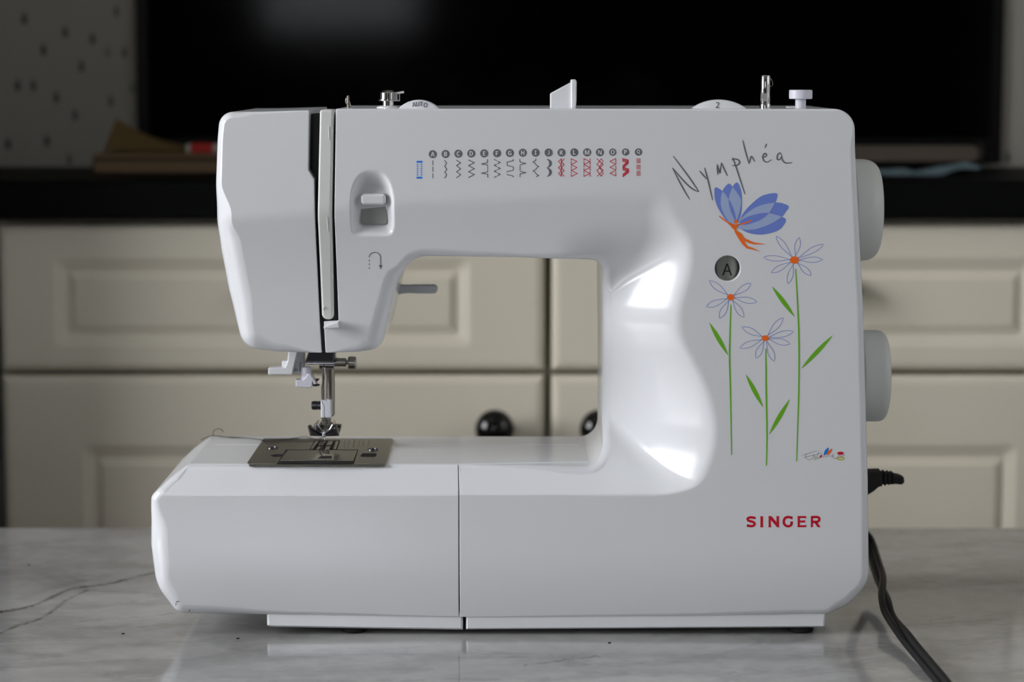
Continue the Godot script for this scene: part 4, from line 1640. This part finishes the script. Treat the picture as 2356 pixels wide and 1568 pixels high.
func stitch_chart(m: Node3D) -> void:
	var grey := Shape.new()
	var red := Shape.new()
	var light := Shape.new()
	var blue := Shape.new()
	var xs := [234, 358, 482, 607, 732, 856, 980, 1105, 1230, 1355, 1480, 1604, 1728, 1852, 1976, 2100, 2225]
	var ys := [145, 143, 140, 138, 137, 136, 133, 131, 130, 129, 129, 127, 127, 127, 125, 124, 124]
	for k in 17:
		var c := chart(xs[k], ys[k])
		ink(grey, oval(c, 2.13 if k < 14 else 1.92, 2.13 if k < 14 else 1.92, 32))
		letters(light, "ABCDEFGHIJKLMNOPQ"[k], sans_bold, 2.35, Vector3(c.x, c.y, 0.2))
	# A to J in grey
	for k in [[207, 250], [270, 312], [333, 376]]:
		chart_line(grey, [[234, k[0]], [235, k[1]]])
	chart_line(grey, [[348, 205], [368, 230], [350, 262], [370, 292], [350, 318], [368, 345], [350, 375]], 0.42)
	chart_line(grey, [[464, 203], [503, 228], [464, 255], [503, 286], [464, 316], [503, 342], [464, 373]], 0.42)
	chart_line(grey, [[580, 201], [636, 227], [580, 255], [636, 285], [580, 315], [636, 341], [580, 371]], 0.42)
	chart_line(grey, [[762, 198], [765, 226], [706, 240], [765, 250]], 0.42)
	chart_line(grey, [[765, 315], [706, 329], [766, 340], [766, 368]], 0.42)
	for k in [258, 270, 282, 294, 306]:
		chart_line(grey, [[765, k], [765, k + 4]], 0.42)
	for k in [[828, 195, 886, 225], [886, 225, 828, 252], [828, 252, 886, 282], [886, 282, 828, 310], [828, 310, 886, 340], [886, 340, 830, 369]]:
		chart_line(grey, [[k[0], k[1]], [lerpf(k[0], k[2], 0.42), lerpf(k[1], k[3], 0.42)]], 0.42)
		chart_line(grey, [[lerpf(k[0], k[2], 0.62), lerpf(k[1], k[3], 0.62)], [k[2], k[3]]], 0.42)
	chart_line(grey, [[1012, 195], [1012, 208], [955, 221], [952, 228]], 0.40)
	chart_line(grey, [[952, 250], [956, 254], [1012, 268], [1014, 276]], 0.40)
	chart_line(grey, [[1014, 293], [1010, 300], [956, 313], [953, 320]], 0.40)
	chart_line(grey, [[953, 338], [957, 344], [1012, 356], [1014, 366]], 0.40)
	chart_line(grey, [[953, 235], [953, 244]], 0.40)
	chart_line(grey, [[1014, 280], [1014, 288]], 0.40)
	chart_line(grey, [[1077, 195], [1077, 212], [1080, 222], [1136, 235], [1080, 246]], 0.40)
	chart_line(grey, [[1080, 312], [1136, 324], [1080, 335], [1078, 352]], 0.40)
	for k in [255, 268, 281, 294, 358]:
		chart_line(grey, [[1078, k], [1078, k + 7]], 0.40)
	chart_line(grey, [[1232, 192], [1230, 206], [1204, 220], [1228, 236], [1236, 252], [1260, 264], [1238, 280], [1228, 294], [1204, 308], [1228, 322], [1238, 340], [1260, 350], [1236, 363]], 0.40)
	for k in 2:
		var moon := PackedVector2Array()
		for j in 15:
			var th := PI * (0.5 - j / 14.0)
			moon.append(chart(1338 + 48 * cos(th), 233.5 + k * 86 - 43 * sin(th)))
		for j in range(13, 0, -1):
			var th := PI * (0.5 - j / 14.0)
			moon.append(chart(1334 + 27 * cos(th), 233.5 + k * 86 - 38 * sin(th)))
		ink(grey, moon)
	# K to Q in red
	chart_line(red, [[1477, 190], [1450, 217], [1478, 246], [1450, 275], [1478, 303], [1450, 331], [1478, 360]])
	chart_line(red, [[1505, 190], [1480, 217], [1506, 246], [1480, 275], [1506, 303], [1480, 331], [1506, 360]])
	chart_line(red, [[1478, 190], [1478, 360]], 0.42)
	chart_line(red, [[1574, 188], [1630, 216], [1574, 246], [1630, 274], [1576, 303], [1633, 332], [1574, 360]])
	for k in [[190, 204], [212, 246], [258, 276], [284, 303], [315, 336], [344, 360]]:
		chart_line(red, [[1574, k[0]], [1574, k[1]]])
	chart_line(red, [[1697, 188], [1755, 216], [1697, 246], [1755, 274], [1697, 303], [1755, 332], [1697, 360]])
	for k in [[190, 205], [214, 246], [256, 270], [282, 303], [314, 328], [340, 360]]:
		chart_line(red, [[1697, k[0]], [1697, k[1]]])
		chart_line(red, [[1756, k[0]], [1757, k[1]]])
	chart_line(red, [[1822, 188], [1882, 245], [1822, 302], [1866, 358]])
	chart_line(red, [[1866, 188], [1822, 245], [1884, 302], [1826, 358]])
	chart_line(red, [[1866, 188], [1882, 215], [1845, 270], [1884, 330], [1862, 358]], 0.3)
	chart_line(red, [[2005, 186], [1948, 214], [2005, 243], [1950, 271], [2005, 300], [1950, 329], [2007, 356]])
	for k in [[190, 236], [262, 294], [318, 354]]:
		chart_line(red, [[2005, k[0]], [2006, k[1]]])
	for k in [[2070, 186, 2127, 205], [2127, 205, 2073, 262], [2073, 270, 2130, 292], [2130, 292, 2073, 345]]:
		for j in 5:
			chart_line(red, [[k[0], k[1] + j * 7.0], [k[2], k[3] + j * 7.0 - 6]], 0.30)
	for k in [[186, 230], [248, 290], [308, 354]]:
		for j in 3:
			chart_line(red, [[2210 + j * 14, k[0]], [2211 + j * 14, k[1]]], 0.33)
	# the buttonhole in blue
	for k in [[77, 210, 133, 228], [77, 363, 133, 381]]:
		ink(blue, PackedVector2Array([chart(k[0], k[1]), chart(k[2], k[1]), chart(k[2], k[3]), chart(k[0], k[3])]))
	for k in 6:
		for j in [79, 117]:
			ink(blue, PackedVector2Array([chart(j, 240 + k * 20.2), chart(j + 16, 240 + k * 20.2), chart(j + 16, 249 + k * 20.2), chart(j, 249 + k * 20.2)]))
	var c := build(grey, "stitch_chart", "ink_grey", m)
	build(light, "chart_letters", "ink_light", c)
	build(red, "stretch_stitches", "ink_red", c)
	build(blue, "buttonhole_sign", "ink_blue", c)

func pic(x: float, y: float) -> Vector2:
	return mm2(1520.0 + x / 4.3545, 300.0 + y / 4.3545)

func low_pic(x: float, y: float) -> Vector2:
	return mm2(1580.0 + x / 3.266, 620.0 + y / 3.266)

func sig(x: float, y: float) -> Vector2:
	return mm2(1700.0 + x / 7.127, 1020.0 + y / 7.127)

func through(list: Array, how: Callable, smooth := true) -> PackedVector2Array:
	var pts := []
	for k in list:
		pts.append(how.call(k[0], k[1]))
	return curve(pts) if smooth else PackedVector2Array(pts)

func picture(m: Node3D) -> void:
	# the handwritten name
	var s := Shape.new()
	for k in [[[118, 373], [200, 535], [290, 690]], [[118, 373], [240, 515], [320, 585], [382, 614]], [[382, 612], [290, 475], [125, 255]], [[388, 403], [425, 445], [462, 487]], [[438, 370], [472, 490], [520, 698]],
			[[574, 445], [568, 390], [567, 337]], [[567, 337], [580, 385], [594, 424], [600, 380], [609, 322]], [[609, 322], [638, 390], [669, 455]],
			[[720, 270], [750, 350], [845, 640]], [[708, 297], [745, 284], [785, 300], [788, 328], [760, 350], [715, 350]],
			[[822, 97], [850, 210], [886, 335]], [[886, 335], [902, 270], [916, 265], [942, 312]],
			[[1012, 268], [1050, 262], [1060, 240], [1042, 230], [1024, 255], [1032, 300], [1068, 316], [1114, 290]], [[1064, 132], [1054, 150], [1045, 176]],
			[[1214, 250], [1196, 225], [1172, 244], [1168, 285], [1192, 290], [1213, 252]], [[1213, 252], [1220, 295], [1252, 325], [1320, 322]]]:
		line(s, through(k, pic), 0.76, 0.55)
	build(s, "script_name", "ink_grey", m)
	# wings: where two petals lie over each other the colour is pale, where three do it is dark again
	var dark := Shape.new()
	var pale := Shape.new()
	var wings := [
		[[[735, 940], [660, 900], [600, 820], [555, 730], [538, 640], [548, 570], [618, 606], [690, 700], [735, 800], [752, 890]],
			[[735, 940], [690, 920], [630, 830], [601, 730], [618, 608], [678, 533], [722, 566], [780, 645], [806, 700], [802, 760], [770, 880]],
			[[770, 930], [745, 905], [700, 800], [682, 690], [722, 562], [768, 521], [802, 590], [815, 700], [806, 830]]],
		[[[795, 930], [800, 880], [840, 810], [910, 735], [1000, 662], [1090, 632], [1165, 632], [1162, 685], [1145, 725], [1082, 828], [990, 900], [850, 945]],
			[[785, 935], [795, 895], [890, 808], [1000, 750], [1145, 722], [1225, 730], [1284, 763], [1250, 818], [1213, 864], [1110, 930], [960, 985], [850, 994], [775, 975]],
			[[775, 970], [800, 905], [880, 860], [985, 832], [1082, 826], [1213, 864], [1254, 900], [1205, 980], [1120, 1022], [990, 1043], [870, 1022]]]]
	for w in wings:
		var petals := []
		for k in w:
			var pts := []
			for q in k + [k[0]]:
				pts.append(pic(q[0], q[1]))
			var c := curve(pts, 5)
			c.remove_at(c.size() - 1)
			petals.append(c)
			ink(dark, c, 0.08)
		for k in [[0, 1], [1, 2]]:
			for q in Geometry2D.intersect_polygons(petals[k[0]], petals[k[1]]):
				ink(pale, q, 0.12)
		for q in Geometry2D.intersect_polygons(petals[0], petals[2]):
			ink(dark, q, 0.16)
	var wing := build(dark, "winged_figure", "ink_wing", m)
	build(pale, "wing_overlap", "ink_pale", wing)
	s = Shape.new()
	line(s, through([[583, 855], [660, 912], [735, 948]], pic), 0.62, 0.3, 0.2)
	line(s, through([[770, 945], [850, 925], [912, 897]], pic), 0.75, 0.4, 0.2)
	ink(s, oval(pic(755, 913), 0.98, 1.12, 16), 0.2)
	ink(s, through([[660, 916], [705, 936], [745, 941], [800, 934], [765, 962], [757, 1000], [790, 1020], [820, 1045], [833, 1075], [870, 1092], [935, 1121], [1062, 1137], [935, 1140], [880, 1125], [838, 1104], [850, 1130], [870, 1160], [912, 1170], [996, 1212], [915, 1190], [865, 1182], [820, 1140], [780, 1082], [745, 1022], [733, 988], [713, 976], [707, 960]], pic, false), 0.2)
	build(s, "figure_body", "ink_orange", wing)
	# three daisies, each with its heart, stem and leaves
	var flowers := [
		[pic(1340, 1297), 2.35, 2.0, [pic(1155, 1057), pic(1388, 1070), pic(1633, 1137), pic(1622, 1292), pic(1508, 1452), pic(1275, 1535), pic(1105, 1425), pic(1028, 1270)], 1.45,
			[[818, -8], [832, 240], [843, 500], [842, 900], [825, 1440]], [[640, 125, 812, 355], [1098, 490, 858, 745]]],
		[low_pic(330, 207), 1.95, 1.7, [low_pic(168, 82), low_pic(483, 102), low_pic(528, 242), low_pic(428, 358), low_pic(245, 366), low_pic(145, 278)], 1.6,
			[[332, 262], [326, 450], [322, 660], [328, 900], [337, 1390]], [[168, 395, 312, 645]]],
		[low_pic(590, 514), 1.9, 1.55, [low_pic(415, 430), low_pic(725, 360), low_pic(802, 464), low_pic(776, 558), low_pic(657, 688), low_pic(520, 665), low_pic(398, 588)], 1.6,
			[[594, 592], [596, 750], [597, 900], [603, 1250], [598, 1473]], [[443, 785, 575, 1035], [775, 970, 617, 1240]]]]
	for f in flowers:
		s = Shape.new()
		for tip in f[3]:
			var d: Vector2 = (tip - f[0]).normalized()
			var edge := lens(f[0] + d * f[1] * 0.9, tip, f[4], 0.0, 1.35)
			edge.append(edge[0])
			line(s, edge, 0.24)
		var daisy := build(s, "daisy", "ink_petal", m)
		s = Shape.new()
		ink(s, oval(f[0], f[1], f[2]), 0.14)
		build(s, "daisy_heart", "ink_orange", daisy)
		s = Shape.new()
		line(s, through(f[5], low_pic), 0.85, 0.45, 0.09)
		build(s, "daisy_stem", "ink_green", daisy)
		for k in f[6]:
			s = Shape.new()
			ink(s, lens(low_pic(k[0], k[1]), low_pic(k[2], k[3]), 1.15), 0.09)
			build(s, "leaf", "ink_green", daisy)
	# the signature under them
	s = Shape.new()
	for k in [[[1108, 160], [1096, 200], [1112, 246], [1160, 262], [1205, 238], [1228, 188]], [[1042, 192], [1160, 150], [1278, 116]], [[1066, 228], [1210, 188], [1362, 154]], [[1215, 192], [1248, 212], [1245, 235]],
			[[1312, 114], [1288, 190], [1280, 236], [1318, 236]], [[1325, 232], [1370, 218], [1400, 206], [1440, 214], [1500, 196]], [[1550, 170], [1522, 195], [1526, 220], [1552, 190], [1552, 236], [1590, 244], [1625, 200], [1655, 178]], [[1690, 180], [1728, 188], [1700, 212]]]:
		line(s, through(k, sig), 0.16)
	var sg := build(s, "signature", "ink_grey", m)
	s = Shape.new()
	ink(s, PackedVector2Array([sig(1638, 170), sig(1695, 168), sig(1697, 226), sig(1636, 228)]), 0.09)
	build(s, "spool_print", "grey_plastic", sg)
	s = Shape.new()
	ink(s, lens(sig(1318, 232), sig(1368, 178), 0.42))
	ink(s, oval(sig(1664, 156), 1.75, 0.82), 0.12)
	build(s, "red_print", "ink_brand", sg)
	s = Shape.new()
	ink(s, lens(sig(1392, 196), sig(1472, 60), 0.85), 0.12)
	build(s, "blue_print", "ink_blue", sg)
	s = Shape.new()
	ink(s, lens(sig(1436, 196), sig(1530, 78), 0.75), 0.12)
	build(s, "orange_print", "ink_orange", sg)
	s = Shape.new()
	var ring := oval(sig(1668, 243), 1.75, 0.7)
	ring.append(ring[0])
	line(s, ring, 0.55, 0.0, 0.12)
	ring = oval(sig(1250, 248), 0.5, 0.45, 14)
	ring.append(ring[0])
	line(s, ring, 0.25, 0.0, 0.12)
	build(s, "yellow_print", "ink_yellow", sg)

func lettering(m: Node3D) -> void:      # the red name at the lower right: upright letters with small flared ends
	var s := Shape.new()
	var w := 1.32
	var bar := func(a: Array) -> void:
		ink(s, through(a, sig, false))
	# S
	line(s, through([[258, 1224], [240, 1212], [200, 1207], [155, 1216], [143, 1240], [165, 1264], [215, 1278], [252, 1298], [254, 1330], [225, 1348], [185, 1350], [140, 1338]], sig), w)
	bar.call([[272, 1196], [272, 1240], [246, 1222], [240, 1200]])
	bar.call([[132, 1368], [130, 1322], [156, 1336], [160, 1360]])
	# I
	bar.call([[348, 1190], [400, 1190], [395, 1212], [395, 1350], [400, 1370], [348, 1370], [353, 1350], [353, 1212]])
	# N
	bar.call([[484, 1186], [532, 1186], [617, 1288], [617, 1210], [612, 1188], [660, 1188], [656, 1210], [658, 1370], [628, 1370], [522, 1250], [524, 1350], [530, 1370], [482, 1370], [488, 1350], [488, 1210]])
	# G
	line(s, through([[868, 1222], [845, 1208], [805, 1202], [760, 1216], [738, 1262], [742, 1312], [775, 1346], [820, 1352], [856, 1330], [864, 1282]], sig), w)
	bar.call([[880, 1192], [880, 1242], [850, 1222], [850, 1198]])
	bar.call([[840, 1276], [890, 1276], [884, 1300], [882, 1330], [848, 1330], [850, 1296]])
	# E
	bar.call([[958, 1186], [1102, 1186], [1102, 1226], [1078, 1218], [1000, 1218], [1000, 1258], [1066, 1258], [1084, 1250], [1084, 1298], [1066, 1290], [1000, 1290], [1000, 1336], [1080, 1336], [1102, 1326], [1102, 1368], [958, 1368], [963, 1350], [963, 1206]])
	# R
	bar.call([[1174, 1186], [1214, 1186], [1214, 1368], [1174, 1368], [1180, 1350], [1180, 1206]])
	line(s, through([[1205, 1202], [1270, 1201], [1305, 1208], [1318, 1236], [1305, 1268], [1270, 1280], [1205, 1281]], sig), w)
	bar.call([[1232, 1284], [1280, 1284], [1326, 1350], [1342, 1368], [1290, 1368]])
	build(s, "brand_lettering", "ink_brand", m)

# ---------------------------------------------------------------- what lies about it
func cord() -> void:
	var c := thing("power_cord", "black twin power cord with a ribbed plug, running from behind the machine across the marble", "power cord", Vector3(0, TABLE, 0))
	var z := -78.0
	var s := Shape.new()
	# the plug at the machine's side
	s.extrude(px_poly([[1990, 1086], [2003, 1087], [2030, 1086.5], [2030, 1118], [2022, 1121], [2012, 1130], [1999, 1138], [1990, 1140]], z + 5), z - 9, z + 5, 1.5)
	build(s, "plug", "rubber", c)
	s = Shape.new()
	for k in 4:
		px_box(s, 2025 + k * 9, 1085 + k * 0.8, 2031 + k * 9, 1119.5 - k * 1.5, z + 4 - k * 0.4, 12.0 - k, 0.8)
	px_box(s, 2022, 1089, 2060, 1114, z + 2, 9.0, 0.8)
	build(s, "strain_relief", "rubber", c)
	s = Shape.new()
	s.extrude(px_poly([[2050, 1091], [2072, 1095], [2081, 1099], [2078, 1109], [2073, 1112], [2050, 1112]], z + 2), z - 7, z + 2, 1.0)
	build(s, "plug_tip", "rubber", c)
	# the cord: two wires side by side, twisted once
	var way := [at_z(2066, 1103, -0.084), at_z(2046, 1102, -0.105), at_z(2014, 1106, -0.125), at_z(1980, 1130, -0.142), at_z(1962, 1185, -0.142)]
	for k in [[1996, 1240, 24, 0], [2016, 1300, 17, 0], [2030, 1345, 14, 0], [2037, 1385, 12, 0], [2047, 1416, 9, 0], [2078, 1458, 6.5, 0], [2110, 1498, 5, 0], [2140, 1534, 4.2, 0], [2170, 1570, 3.8, 0], [2215, 1630, 3.4, 0], [2290, 1720, 3.4, 0], [2420, 1800, 3.4, 0]]:
		way.append(at_y(k[0], k[1], k[2] * 0.001))
	var path := curve3(way, 8)
	var angles := []
	for k in path.size():
		var t := float(k) / path.size()
		angles.append(0.4 + 2.4 * smoothstep(0.38, 0.50, t) + 1.4 * smoothstep(0.56, 0.68, t) + 2.0 * smoothstep(0.85, 1.0, t))
	for side in [-1.0, 1.0]:
		var pts := PackedVector3Array()
		for k in path.size():
			var d := (path[mini(k + 1, path.size() - 1)] - path[maxi(k - 1, 0)]).normalized()
			var x := Vector3.UP.cross(d).normalized()
			var y := d.cross(x)
			pts.append(path[k] + (x * cos(angles[k]) + y * sin(angles[k])) * 0.0018 * side)
		s = metre_shape()
		s.tube(pts, 0.0021, 12)
		build(s, "wire", "black_plastic", c)

func thread_and_lint() -> void:
	var t := thing("sewing_thread", "thin dark thread trailing from the needle across the white bed, its end curled", "thread", Vector3(0, TABLE, 0))
	var runs := [
		[[747, 1006, 2.2], [738, 1011, 1.8], [724, 1009, 1.6], [702, 1004, 1.4], [680, 1007, 1.4], [640, 1010, 1.4], [605, 1011, 1.4], [570, 1007, 0.7], [530, 1006, 0.7], [505, 1002.5, 0.9], [492, 1001, 2.0], [490.5, 995, 3.4], [495, 988, 4.6], [504, 986, 5.0], [511, 989, 4.6], [514, 993.5, 4.0]],
		[[745, 1003, 4.0], [730, 1010, 1.8], [700, 1012.5, 1.5], [660, 1012, 1.5], [620, 1016, 1.5], [604, 1012, 1.3], [580, 1008, 0.8], [540, 1005, 0.8], [515, 1004.5, 0.8], [492, 1001.5, 0.8], [475, 1005.5, 0.7], [462, 1012, -1.0]],
		[[745, 1020, 2.2], [738, 1028, 2.2], [735, 1036, 1.9], [740, 1046, 1.9], [742, 1051, 2.1]],
		[[748, 1008, 2.4], [738, 1022, 2.2], [742, 1034, 2.0], [753, 1042, 1.9], [757, 1038, 1.9], [750, 1034, 1.9]]]
	for r in runs:
		var pts := []
		for k in r:
			pts.append(on_bed(k[0], k[1], k[2]))
		var s := Shape.new()
		s.tube(curve3(pts, 6), 0.19, 6)
		build(s, "strand", "thread", t)
	var s := Shape.new()
	var lint := [[283, 1458, "dark speck of lint on the marble, left of the machine's raised end"], [547, 1469, "dark speck of lint on the marble before the left plinth's end"], [1402, 1479, "tiny dark speck on the marble before the right plinth"], [66, 1300, "tiny dark speck on the marble near its far left vein"]]
	for k in lint:
		var p := at_y(k[0], k[1], 0.0)
		s = Shape.new()
		s.tube(PackedVector3Array([Vector3(-0.6, 0.3, 0.2), Vector3(-0.1, 0.35, -0.1), Vector3(0.4, 0.32, 0.1), Vector3(0.7, 0.4, -0.4)]), 0.3, 6)
		var o := build(s, "lint", "thread", self)
		o.position = p + Vector3(0, TABLE, 0)
		tag(o, k[2], "lint", "specks of lint on the marble")
